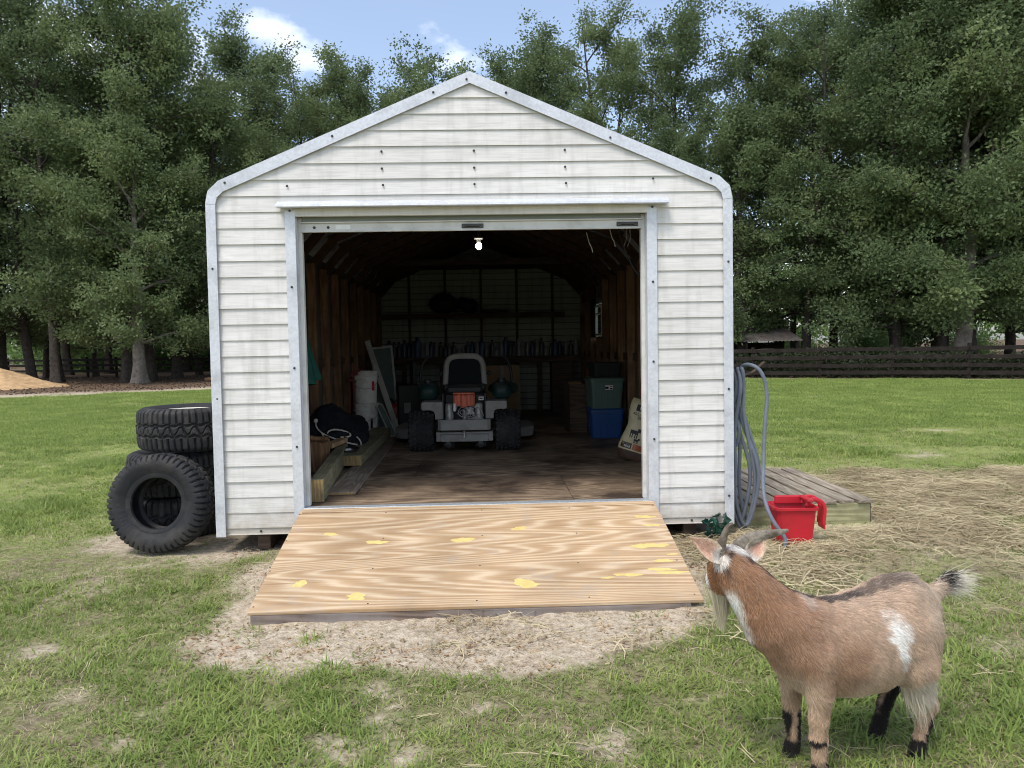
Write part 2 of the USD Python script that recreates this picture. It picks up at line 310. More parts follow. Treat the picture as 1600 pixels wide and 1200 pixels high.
mat('bulb_glow', {'e': ('emission', {'color': (1., .93, .82), 'strength': 14.})}, [], 'e.emission')
mat('window_glass', {'f': ('fresnel', {'IOR': 1.45}), 't': ('transparent_bsdf', {'color': (.9, .93, .92)}), 'g': ('glossy_bsdf', {'roughness': .02}), 'x': ('mix_closure', {})}, [('f.fac', 'x.fac'), ('t.BSDF', 'x.closure1'), ('g.BSDF', 'x.closure2')], 'x.closure')

def leafy(name, a, b, c, trans=.3, rough=.6, spec=.25, patch=.35, inst=.5):
    nodes = {'g': ('geometry', {}), 'o': ('object_info', {}), 'n': ('noise_texture', {'scale': patch, 'detail': 3.}),
        'k': ('math', {'math_type': 'multiply_add', 'value2': .5}), 'k2': ('math', {'math_type': 'multiply_add', 'value2': inst, 'value3': -.5 * inst - .22}), 'kk': ('math', {'math_type': 'add'}),
        'r': ('rgb_ramp', {'ramp': [(.15, a), (.5, b), (.9, c)]}), 'p': ('principled_bsdf', {'roughness': rough, 'specular_ior_level': spec}), 't': ('translucent_bsdf', {}), 'x': ('mix_closure', {'fac': trans})}
    mat(name, nodes, [('g.position', 'n.vector'), ('g.random_per_island', 'k.value1'), ('n.fac', 'k.value3'), ('o.random', 'k2.value1'), ('k.value', 'kk.value1'), ('k2.value', 'kk.value2'), ('kk.value', 'r.fac'),
         ('r.color', 'p.base_color'), ('r.color', 't.color'), ('p.BSDF', 'x.closure1'), ('t.BSDF', 'x.closure2')], 'x.closure')
leafy('oak_leaf', (.095, .135, .055), (.160, .210, .083), (.29, .32, .13), .34, .5, .3, .40, .45)
leafy('bush_leaf', (.09, .15, .045), (.17, .27, .07), (.26, .38, .10), .3, .5, .3, .5, .3)
leafy('grass_blade', (.17, .235, .055), (.28, .35, .090), (.47, .47, .19), .3, .55, .3, 1.3, .5)
leafy('dry_blade', (.32, .26, .16), (.54, .46, .29), (.70, .62, .42), .15, .7, .2, 1.5, .5)
leafy('plant_leaf', (.006, .045, .030), (.012, .075, .045), (.02, .10, .06), .15, .45, .5, 6., .2)
leafy('litter_leaf', (.07, .05, .035), (.15, .105, .068), (.26, .19, .12), .1, .8, .15, 1.5, .5)
leafy('shade_leaf', (.022, .030, .014), (.038, .050, .022), (.065, .075, .03), .2, .6, .2, .5, .3)
# ---------------------------------------------------------------- ground
from shapely.geometry import Polygon, Point
import shapely
SAND = Polygon([(-1.40, .3), (-1.42, -.35), (-1.49, -.79), (-1.45, -1.11), (-1.50, -1.47), (-1.26, -1.72), (-.94, -1.81), (-.65, -1.80), (-.26, -1.93), (.28, -1.95), (.61, -1.82), (.9, -1.73), (1.14, -1.55), (1.25, -1.36), (1.30, -1.03), (1.42, .2)])
UNDER = Polygon([(-1.95, -.02), (1.9, -.02), (1.9, 7.9), (-1.95, 7.9)])
TYRE_DIRT = Polygon([(-2.86, .35), (-2.75, .10), (-2.3, -.16), (-1.85, -.18), (-1.45, -.12), (-1.35, .3), (-2.0, .9), (-2.8, .8)])
HAY = Polygon([(2.1, .95), (3.1, 1.9), (4.1, 2.4), (6.2, 2.45), (6.6, .6), (5.0, -.35), (3.5, -.72), (2.75, -.95), (2.15, -.80), (1.75, -.55), (1.45, -.25), (1.42, .3)])
SPOTS = [(-1.27, -2.24, .10), (-.46, -2.56, .16), (-.25, -2.6, .13), (-1.30, -2.43, .10), (.05, -2.26, .08), (-.41, -2.08, .09), (-2.25, -.30, .16), (-2.1, -1.55, .10), (-1.94, -.10, .12), (5.2, 3.5, .25), (8.4, 13.4, .5), (5.7, 7.9, .35), (-.75, -2.75, .14), (.5, -2.55, .09), (-1.7, -2.0, .09), (1.0, -2.2, .08), (7.0, 6.0, .25), (3.2, 2.9, .2), (-8, 12, .5), (-9.5, 15.0, .8), (1.9, -2.2, .09), (2.4, -1.9, .12), (-.1, -2.9, .1), (1.5, -3.0, .1)]
def sdist(poly, x, y):
    pts = shapely.points(np.ravel(x), np.ravel(y)); d = shapely.distance(shapely.boundary(poly), pts)
    return np.where(shapely.contains(poly, pts), -d, d).reshape(np.shape(x))
def fence_y(x): return 28.5 - .48 * np.asarray(x, float)
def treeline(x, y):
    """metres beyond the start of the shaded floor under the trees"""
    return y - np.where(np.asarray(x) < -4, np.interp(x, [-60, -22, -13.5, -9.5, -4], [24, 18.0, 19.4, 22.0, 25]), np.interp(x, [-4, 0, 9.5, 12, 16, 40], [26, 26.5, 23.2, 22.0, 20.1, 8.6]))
def dirt_mask(x, y):
    x = np.asarray(x, float); y = np.asarray(y, float)
    w = (fbm2(x, y, 2.3, 3) - .5) * .75 + (fbm2(x, y, 9., 5, 3) - .5) * .22
    m = smoothstep(.09, -.09, sdist(SAND, x, y) + w * .55)
    m = np.maximum(m, smoothstep(.10, -.12, sdist(TYRE_DIRT, x, y) + w * .8) * .9)
    m = np.maximum(m, smoothstep(.10, -.1, sdist(UNDER, x, y) + w * .2))
    for sx, sy, r in SPOTS: m = np.maximum(m, smoothstep(1.3, .3, np.hypot((x - sx), (y - sy) * 1.15) / r * (1 + 2.4 * (fbm2(x, y, 9., 17, 4) - .5)) + w * 2.0 + .2) * .8)
    m = np.maximum(m, .45 * smoothstep(.665, .74, fbm2(x, y, 1.7, 11)) * smoothstep(3, -2, y))
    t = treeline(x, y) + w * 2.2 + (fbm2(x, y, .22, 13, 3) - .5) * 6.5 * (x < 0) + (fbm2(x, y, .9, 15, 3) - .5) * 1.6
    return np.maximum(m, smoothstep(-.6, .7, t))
def hay_mask(x, y):
    x = np.asarray(x, float); y = np.asarray(y, float)
    w = (fbm2(x, y, 1.1, 21) - .5) * 1.9 + (fbm2(x, y, 5., 25, 3) - .5) * .5
    return smoothstep(.38, -.42, sdist(HAY, x, y) + w * 1.2) * (1 - .65 * smoothstep(.56, .66, fbm2(x, y, 1.5, 28)))
def ground_z(x, y):
    x = np.asarray(x, float); y = np.asarray(y, float)
    z = -.05 * smoothstep(-.3, -1.5, y) + .012 * smoothstep(-1.6, -2.2, x)
    near = smoothstep(30, 3, np.hypot(x, y))
    z = z + (fbm2(x, y, .9, 31) - .5) * .05 * near * smoothstep(-.2, -.9, y + 0 * x) + (fbm2(x, y, .35, 33) - .5) * .10 * smoothstep(2.5, 8, np.hypot(x, y + 1))
    z = z + hay_mask(x, y) * .02
    return z
def axis(lo, hi, n, dense, k): 
    t = np.linspace(-1, 1, n); s = np.sinh(t * k) / np.sinh(k)
    return dense + np.where(s < 0, s * (dense - lo), s * (hi - dense))
gx, gy = axis(-420, 420, 400, 0.0, 6.6), axis(-60, 520, 380, -2.2, 6.6)
GX, GY = np.meshgrid(gx, gy, indexing='ij')
fine = smoothstep(9, 4, np.hypot(GX, GY + 2.5))
dm, hm = dirt_mask(GX, GY), hay_mask(GX, GY)
GZ = ground_z(GX, GY) + fine * dm * ((fbm2(GX, GY, 11., 41) - .5) * .055) + fine * (fbm2(GX, GY, 22., 43, 3) - .5) * .016
i, j = np.meshgrid(np.arange(len(gx) - 1), np.arange(len(gy) - 1), indexing='ij')
a = (i * len(gy) + j).ravel()
gf = np.stack([a, a + len(gy), a + len(gy) + 1, a + 1], 1)
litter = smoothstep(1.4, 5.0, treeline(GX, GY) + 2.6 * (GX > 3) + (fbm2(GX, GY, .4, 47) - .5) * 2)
mat('field', {'d': ('attribute', {'attribute': 'dirt'}), 'y': ('attribute', {'attribute': 'hay'}), 'l': ('attribute', {'attribute': 'litter'}), 'g': ('geometry', {}),
    'n1': ('noise_texture', {'scale': .55, 'detail': 6., 'roughness': .6}), 'n2': ('noise_texture', {'scale': 7., 'detail': 8., 'roughness': .7}), 'n3': ('noise_texture', {'scale': 90., 'detail': 4.}), 'n4': ('noise_texture', {'scale': 26., 'detail': 6., 'roughness': .65}),
    'n6': ('noise_texture', {'scale': 34., 'detail': 6., 'roughness': .7}), 'r6': ('rgb_ramp', {'ramp': [(.32, (.45, .42, .38)), (.55, (1, 1, 1))]}), 'gf': ('mix_color', {'blend_type': 'multiply', 'fac': .85}), 'g1': ('rgb_ramp', {'ramp': [(.30, (.19, .25, .065)), (.5, (.26, .325, .09)), (.68, (.35, .37, .14))]}),
    'th': ('attribute', {'attribute': 'thatch'}), 'tm': ('mix_color', {'blend_type': 'subtract', 'fac': 1.0}), 'g2': ('rgb_ramp', {'ramp': [(.30, (.15, .15, .15)), (.50, (1, 1, 1))]}), 'g5': ('rgb_ramp', {'ramp': [(.3, (.13, .105, .065)), (.7, (.36, .305, .20))]}), 'gm': ('mix_color', {}),
    's1': ('rgb_ramp', {'ramp': [(.28, (.27, .215, .15)), (.45, (.47, .39, .285)), (.62, (.61, .53, .41)), (.8, (.68, .61, .495))]}),
    's3': ('rgb_ramp', {'ramp': [(.30, (.55, .50, .45)), (.5, (1, 1, 1))]}), 'sm': ('mix_color', {'blend_type': 'multiply', 'fac': .8}),
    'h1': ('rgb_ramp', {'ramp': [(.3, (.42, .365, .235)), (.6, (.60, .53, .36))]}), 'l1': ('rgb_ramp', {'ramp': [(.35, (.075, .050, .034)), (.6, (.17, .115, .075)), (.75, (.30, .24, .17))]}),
    'x1': ('mix_color', {}), 'x2': ('mix_color', {}), 'x3': ('mix_color', {}), 'b': ('bump', {'strength': 1.0, 'distance': .03}), 'p': ('principled_bsdf', {'roughness': .95, 'specular_ior_level': .1})},
    [('g.position', f'{k}.vector') for k in ('n1', 'n2', 'n3', 'n4', 'n6')] + [('n1.fac', 'g1.fac'), ('n2.fac', 'g2.fac'), ('g1.color', 'gm.b'), ('g5.color', 'gm.a'), ('n4.fac', 'g5.fac'), ('g2.color', 'tm.a'), ('th.fac', 'tm.b'), ('tm.result', 'gm.fac'), ('n4.fac', 's1.fac'), ('n3.fac', 's3.fac'), ('s1.color', 'sm.a'), ('s3.color', 'sm.b'),
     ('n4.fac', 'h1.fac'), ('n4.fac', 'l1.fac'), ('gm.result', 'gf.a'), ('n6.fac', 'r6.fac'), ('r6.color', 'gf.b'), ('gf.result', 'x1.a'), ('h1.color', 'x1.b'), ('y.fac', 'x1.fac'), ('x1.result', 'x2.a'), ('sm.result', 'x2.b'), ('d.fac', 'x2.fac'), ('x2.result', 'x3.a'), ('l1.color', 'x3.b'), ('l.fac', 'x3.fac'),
     ('x3.result', 'p.base_color'), ('n4.fac', 'b.height'), ('b.normal', 'p.normal')])
FA = Sdf.ValueTypeNames.FloatArray
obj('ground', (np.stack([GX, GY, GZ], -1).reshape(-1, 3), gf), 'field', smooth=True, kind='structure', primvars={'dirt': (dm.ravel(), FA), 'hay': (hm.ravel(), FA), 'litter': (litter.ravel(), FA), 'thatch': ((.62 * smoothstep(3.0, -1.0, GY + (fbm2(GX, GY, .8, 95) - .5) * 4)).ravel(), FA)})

# ---------------------------------------------------------------- grass and straw, instanced
def blade(mb, base, h, w, lean, az, curl=.5, seg=2):
    d = np.array([math.cos(az), math.sin(az), 0]); s = np.array([-d[1], d[0], 0])
    V = []
    for k in range(seg + 1):
        t = k / seg; c = np.asarray(base) + d * lean * h * (t ** (1 + curl)) + np.array([0, 0, 1.]) * h * t * (1 - .35 * lean * t)
        ww = w * (1 - t) ** .7
        V += [c - s * ww, c + s * ww] if k < seg else [c]
    F = []
    for k in range(seg - 1): a = 2 * k; F += [(a, a + 1, a + 3), (a, a + 3, a + 2)]
    a = 2 * (seg - 1); F.append((a, a + 1, a + 2))
    mb.add(V, F)
def tuft(seed, n, rad, h0, h1, w=.0022):
    r = np.random.default_rng(seed); mb = MB()
    for k in range(n):
        q, ph = rad * math.sqrt(r.random()), r.random() * 6.283
        blade(mb, (q * math.cos(ph), q * math.sin(ph), -.008), r.uniform(h0, h1), w * r.uniform(.7, 1.4), r.uniform(.2, 1.5), r.random() * 6.283, seg=3)
    return mb
def straw(seed, n, rad, L0, L1, w=.0022, hz=.02):
    r = np.random.default_rng(seed); mb = MB()
    for k in range(n):
        c = np.array([r.normal() * rad * .6, r.normal() * rad * .6, r.uniform(.002, hz)]); az = r.random() * 6.283; L = r.uniform(L0, L1); bend = r.normal() * .35; tilt = r.normal() * .12
        pts = []
        for t in np.linspace(-.5, .5, 4): pts.append(c + L * t * np.array([math.cos(az + bend * t), math.sin(az + bend * t), tilt]) + np.array([0, 0, .25 * L * (.25 - t * t) * r.random()]))
        s = np.array([-math.sin(az), math.cos(az), .4]) * w * r.uniform(.6, 1.3)
        V = []; F = []
        for p in pts: V += [p - s, p + s]
        for q in range(3): F.append((2 * q, 2 * q + 1, 2 * q + 3, 2 * q + 2))
        mb.add(V, F)
    return mb
def instancer(name, label, category, protos, P, idx, rot, scale):
    pi = UsdGeom.PointInstancer.Define(stage, '/World/' + name); paths = []
    for nm, mb, m in protos:
        k = numbered('/World/' + name, nm)
        usdkit.mesh(stage, f'/World/{name}/{k}', mb.mesh(), MAT[m]); paths.append(f'/World/{name}/{k}')
    pi.CreatePrototypesRel().SetTargets([Sdf.Path(p) for p in paths])
    pi.CreatePositionsAttr(Vt.Vec3fArray.FromNumpy(P.astype(np.float32)))
    pi.CreateProtoIndicesAttr(Vt.IntArray.FromNumpy(idx.astype(np.int32)))
    pi.CreateOrientationsAttr(Vt.QuathArray([Gf.Quath(math.cos(a / 2), 0, 0, math.sin(a / 2)) for a in rot]))
    pi.CreateScalesAttr(Vt.Vec3fArray.FromNumpy(scale.astype(np.float32)))
    tag(pi.GetPrim(), label, category, kind='stuff')
def in_view(x, y, margin=1.2):
    d = np.stack([x - CAM[0], y - CAM[1], np.zeros_like(x)], -1); f = d @ FWD; r = d @ RIGHT
    return (f > .8) & (np.abs(r) < f * .70 + margin)
def scatter(rng, n, x0, x1, y0, y1):
    x, y = rng.uniform(x0, x1, n), rng.uniform(y0, y1, n); k = in_view(x, y); return x[k], y[k]
rng = np.random.default_rng(5)
protos = [('blade_tuft', tuft(s, 10, .055, .018, .050, .0029), 'grass_blade') for s in range(5)] + [('blade_tuft', tuft(20 + s, 11, .045, .030, .068, .0032), 'grass_blade') for s in range(3)] + [('dry_tuft', tuft(40 + s, 9, .06, .010, .040, .0020), 'dry_blade') for s in range(3)] + [('blade_patch', tuft(60 + s, 90, .22, .02, .055, .004), 'grass_blade') for s in range(4)]
X, Y, I, S = [], [], [], []
for n, box4, lo, hi in ((44000, (-4.5, 4.8, -4.2, .3), .75, 1.25), (60000, (-9, 9, .3, 7.0), 1.0, 1.6)):
    x, y = scatter(rng, n, *box4); m = dirt_mask(x, y); h = hay_mask(x, y)
    lush = fbm2(x, y, 1.3, 51)
    k = rng.random(len(x)) < (1 - m) ** 1.6 * (1 - .5 * h) * np.clip(.62 + (lush - .40) * 2.2, .42, 1) + .035 * (y < 8)
    inside = (np.abs(x) < 1.82) & (y > -.03); onramp = (np.abs(x) < 1.23) & (y > -1.27) & (y <= .03)
    k &= ~inside & ~onramp
    x, y, lush = x[k], y[k], lush[k]
    idx = np.where(rng.random(len(x)) < np.clip((lush - .42) * 2.2, .03, .55), rng.integers(5, 8, len(x)), rng.integers(0, 5, len(x)))
    idx = np.where(rng.random(len(x)) < np.clip(.42 - (lush - .4) * 1.6 + .16 * (y < .2), .14, .70), rng.integers(8, 11, len(x)), idx)
    X.append(x); Y.append(y); I.append(idx); S.append(rng.uniform(lo, hi, len(x)) * np.clip(.72 + (lush - .35) * 1.4, .62, 1.25))
for n, box4, lo, hi in ((15000, (-16, 16, 6.5, 16), .9, 1.5), (12000, (-24, 24, 15, 25), 1.2, 2.0)):
    x, y = scatter(rng, n, *box4); m = dirt_mask(x, y); k = (rng.random(len(x)) < (1 - m) ** 1.4) & ~((np.abs(x) < 1.95) & (y < 7.9))
    x, y = x[k], y[k]; X.append(x); Y.append(y); I.append(rng.integers(11, 15, len(x))); S.append(rng.uniform(lo, hi, len(x)))
X, Y, I, S = map(np.concatenate, (X, Y, I, S))
instancer('grass', 'short patchy green grass covering the whole field around the shed', 'grass', protos, np.stack([X, Y, ground_z(X, Y)], 1), I, rng.uniform(0, 6.283, len(X)), np.stack([S, S, S * rng.uniform(.75, 1.15, len(X))], 1))
protos = [('straw_clump', straw(100 + s, 12, .09, .05, .20, .0020, .03), 'dry_blade') for s in range(5)] + [('straw_stem', straw(120 + s, 2, .03, .04, .13, .0012, .012), 'dry_blade') for s in range(4)]
x, y = scatter(rng, 15000, 1.3, 7.5, -1.6, 3.3); h = hay_mask(x, y); k = (rng.random(len(x)) < h * np.clip(.25 + 1.6 * (fbm2(x, y, 1.6, 61) - .3), .12, 1)) & ~((x > 1.82) & (x < 3.05) & (y > .10) & (y < 1.8)) & ~((x < 1.85) & (y > 0))
x1, y1 = x[k], y[k]; i1 = rng.integers(0, 5, len(x1))
x, y = scatter(rng, 3800, -5, 6, -4.2, 3.5); prob = .14 + .6 * ((x > -.3) & (y < -1.1)) + .3 * (x > .8); k = (rng.random(len(x)) < prob) & ~((np.abs(x) < 1.83) & (y > -.02)) & ~((np.abs(x) < 1.23) & (y > -1.27))
x2, y2 = x[k], y[k]; i2 = rng.integers(5, 9, len(x2))
x, y = scatter(rng, 130, -.2, 1.5, -1.7, -1.28); x3, y3, i3 = x, y, np.where(rng.random(len(x)) < .35, rng.integers(0, 5, len(x)), rng.integers(5, 9, len(x)))
k = rng.random(len(x3)) < .35; x3, y3, i3 = x3[k], y3[k], i3[k]
x, y, I = np.r_[x1, x2, x3], np.r_[y1, y2, y3], np.r_[i1, i2, i3]; s = rng.uniform(.7, 1.3, len(x))
instancer('straw', 'loose pale hay strewn over the grass beside the wooden platform', 'hay', protos, np.stack([x, y, ground_z(x, y) + .006], 1), I, rng.uniform(0, 6.283, len(x)), np.stack([s, s, s], 1))
# wood chips and crumbs lying on the bare sand
def chips(seed, n, rad):
    r = np.random.default_rng(seed); mb = MB()
    for k in range(n):
        mb.box((r.normal() * rad, r.normal() * rad, r.uniform(.002, .008)), (r.uniform(.008, .030), r.uniform(.003, .008), r.uniform(.002, .005)), 0, rotm(r.normal() * .3, r.normal() * .3, r.random() * 6.28))
    return mb
x, y = scatter(rng, 2400, -1.7, 1.5, -2.05, .1); m = dirt_mask(x, y); k = (rng.random(len(x)) < m * .35) & ~((np.abs(x) < 1.23) & (y > -1.27)); x, y = x[k], y[k]
s = rng.uniform(.5, 1.2, len(x))
instancer('wood_chips', 'brown bark chips and crumbs on the bare sand before the ramp', 'wood chips', [('chip_cluster', chips(s, 5, .035), m) for s, m in ((1, 'raw_lumber'), (2, 'dry_blade'), (3, 'brown_board'), (4, 'dry_blade'))], np.stack([x, y, ground_z(x, y) + .002], 1), rng.integers(0, 4, len(x)), rng.uniform(0, 6.283, len(x)), np.stack([s, s, s], 1))
# the sand heap at the far left
ang = np.linspace(0, 2 * np.pi, 97)[:-1]; rr = np.linspace(0, 1, 26)
hv = []
for r_ in rr:
    for a_ in ang:
        px_, py_ = r_ * 3.4 * math.cos(a_), r_ * 2.6 * math.sin(a_)
        hv.append((px_, py_, 1.02 * max(0, (1 - r_)) ** 1.25 + .02 * (1 - r_) - .03 * r_))
hv = np.array(hv); hv[:, 2] += (fbm2(hv[:, 0], hv[:, 1], 1.6, 71) - .5) * .30 * smoothstep(1.0, .7, np.hypot(hv[:, 0] / 3.4, hv[:, 1] / 2.6))
hf = [(q * 96 + k, q * 96 + (k + 1) % 96, (q + 1) * 96 + (k + 1) % 96, (q + 1) * 96 + k)[::-1] for q in range(25) for k in range(96)]
hp = obj('sand_heap', (hv, np.array(hf)), 'sand_heap', smooth=True, label='heap of brown sand in front of the trees at the left', category='sand heap')
place(hp, (-21.2, 27.6, .0))
# ---------------------------------------------------------------- trees
def leaves(rng, C, D, L, W):
    """rhombic leaves at C pointing along D"""
    n = len(C); D = D / np.linalg.norm(D, axis=1)[:, None]
    q = rng.normal(size=(n, 3)); q[:, 2] *= .5; s = np.cross(D, q); s /= np.linalg.norm(s, axis=1)[:, None] + 1e-9
    l = (L * rng.uniform(.65, 1.3, n))[:, None]; w = (W * rng.uniform(.7, 1.3, n))[:, None]
    up = np.cross(s, D) * (l * .12)
    V = np.stack([C, C + D * l * .45 + s * w + up, C + D * l, C + D * l * .45 - s * w + up], 1).reshape(-1, 3)
    a = np.arange(n) * 4
    return V, np.vstack([np.stack([a, a + 1, a + 2], 1), np.stack([a, a + 2, a + 3], 1)])
def make_tree(seed, H, cb, R, nleaf, r0, nprim=34, lean=.0, droop=.15, top=.06, mult=.5, twig=.42, leafL=.142, leafW=.041, forks=1):
    rng = np.random.default_rng(seed); wood_mb = MB(); cl, cw = [], []
    for fk in range(forks):
        az0 = rng.random() * 6.283; k = np.linspace(0, 1, 12)
        spread = 0 if forks == 1 else R * .28
        px = lean * H * k ** 2 + spread * math.cos(az0) * k ** 1.3 + np.r_[0, np.cumsum(rng.normal(size=11) * .012 * H)] * .5
        py = spread * math.sin(az0) * k ** 1.3 + np.r_[0, np.cumsum(rng.normal(size=11) * .012 * H)] * .5
        trunk = np.stack([px, py, k * H * (1 - .06 * fk)], 1); trunk[0, 2] = -.15
        rad = r0 * (1 - k) ** .85 * (1 if fk == 0 else .75) + .012; rad[0] *= 1.7; rad[1] *= 1.08
        tt = np.r_[0, .012, .035, .08, np.linspace(.14, 1, 16)]
        tp = np.stack([np.interp(tt, k, trunk[:, c]) for c in range(3)], 1); tr = np.interp(tt, k, rad); tr[:4] = r0 * np.array([1.75, 1.4, 1.15, 1.02]) * (1 if fk == 0 else .7)
        v, f = MB().tube(tp, tr, 12).mesh()
        flare = smoothstep(.10 * H, 0, v[:, 2]); an = np.arctan2(v[:, 1] - tp[0, 1], v[:, 0] - tp[0, 0])
        v[:, :2] = v[:, :2] + (v[:, :2] - tp[0, :2]) * (flare * .30 * np.sin(an * 4 + seed))[:, None]
        wood_mb.add(v, f)
        n1 = nprim // forks
        for q in range(n1):
            t = cb + (1 - cb) * ((q + rng.random() * .8) / n1) * .97
            p0 = np.array([np.interp(t, k, trunk[:, c]) for c in range(3)]); u = (t - cb) / (1 - cb)
            prof = (math.sin(math.pi * (u * .80 + .13)) ** .55) * (1 - .28 * u) + top
            L = R * prof * rng.uniform(.65, 1.2); az = q * 2.4 + rng.normal() * .5 + fk; el = .10 + .80 * u + rng.normal() * .18
            d = np.array([math.cos(az) * math.cos(el), math.sin(az) * math.cos(el), math.sin(el)])
            s = np.linspace(0, 1, 6); bp = p0 + np.outer(s * L, d); bp[:, 2] += L * (.16 * s ** 2 - droop * s ** 3); bp[1:] += rng.normal(size=(5, 3)) * .05 * L * s[1:, None]
            wood_mb.tube(bp, np.interp(s, [0, 1], [r0 * .30 * (1 - .6 * u) + .012, .010]), 5, cap=False)
            n2 = max(4, int(7 * L / R) + 3)
            for w in range(n2):
                ss = .25 + .75 * (w + rng.random()) / n2
                b0 = np.array([np.interp(ss, s, bp[:, c]) for c in range(3)]); dd = d + rng.normal(size=3) * .75; dd[2] += .22; dd /= np.linalg.norm(dd)
                l2 = L * rng.uniform(.14, .34) + .22
                e = b0 + dd * l2
                wood_mb.tube([b0, (b0 + e) / 2 + rng.normal(size=3) * .05 * l2, e], [.012, .009, .005], 3, cap=False)
                for z in np.linspace(.35, 1.08, 3): cl.append(b0 + dd * l2 * z + rng.normal(size=3) * .12); cw.append(rng.uniform(.3, 1.4))
    cl = np.array(cl); cw = np.array(cw); cw /= cw.sum()
    idx = rng.choice(len(cl), nleaf, p=cw); off = np.clip(rng.normal(size=(nleaf, 3)), -1.5, 1.5) * np.array([1, 1, .62]) * twig * rng.uniform(.3, 1., (nleaf, 1))
    C = cl[idx] + off
    D = off * 1.2 + rng.normal(size=(nleaf, 3)) * .35; D[:, 2] += .10 * rng.normal(size=nleaf) - .02
    keep = C[:, 2] > 1.0 + .8 * np.sin(C[:, 0] * 1.3 + seed)
    return wood_mb.mesh(), leaves(rng, C[keep], D[keep], leafL, leafW)
SPECS = [dict(H=16.5, cb=.10, R=4.4, nleaf=50000, r0=.20), dict(H=15.5, cb=.09, R=3.9, nleaf=48000, r0=.19, nprim=34), dict(H=17.5, cb=.12, R=4.6, nleaf=50000, r0=.21, forks=2, nprim=36),
         dict(H=15.0, cb=.08, R=4.2, nleaf=48000, r0=.19), dict(H=10.5, cb=.15, R=3.0, nleaf=30000, r0=.25, nprim=30, twig=.34), dict(H=13.5, cb=.20, R=3.2, nleaf=15000, r0=.13, nprim=22, twig=.36)]
PROTO = {}
def tree(kind, x, y, scale, rz, label, group=None, pale=False):
    key = (kind, pale)
    nm = 'oak_tree'
    if key in PROTO: return dup(PROTO[key], (x, y, float(ground_z(x, y)) - .05), rz, label, group, scale)
    t = thing(nm, label, 'tree', (x, y, float(ground_z(x, y)) - .05), rz, group, scale)
    if (kind, 'm') not in PROTO: PROTO[(kind, 'm')] = make_tree(300 + kind * 7, **SPECS[kind])
    tm, lm = PROTO[(kind, 'm')]
    obj('trunk', tm, 'pale_bark' if pale else 'bark', t, smooth=50); obj('crown', lm, 'oak_leaf', t, smooth=False)
    PROTO[key] = t
    return t
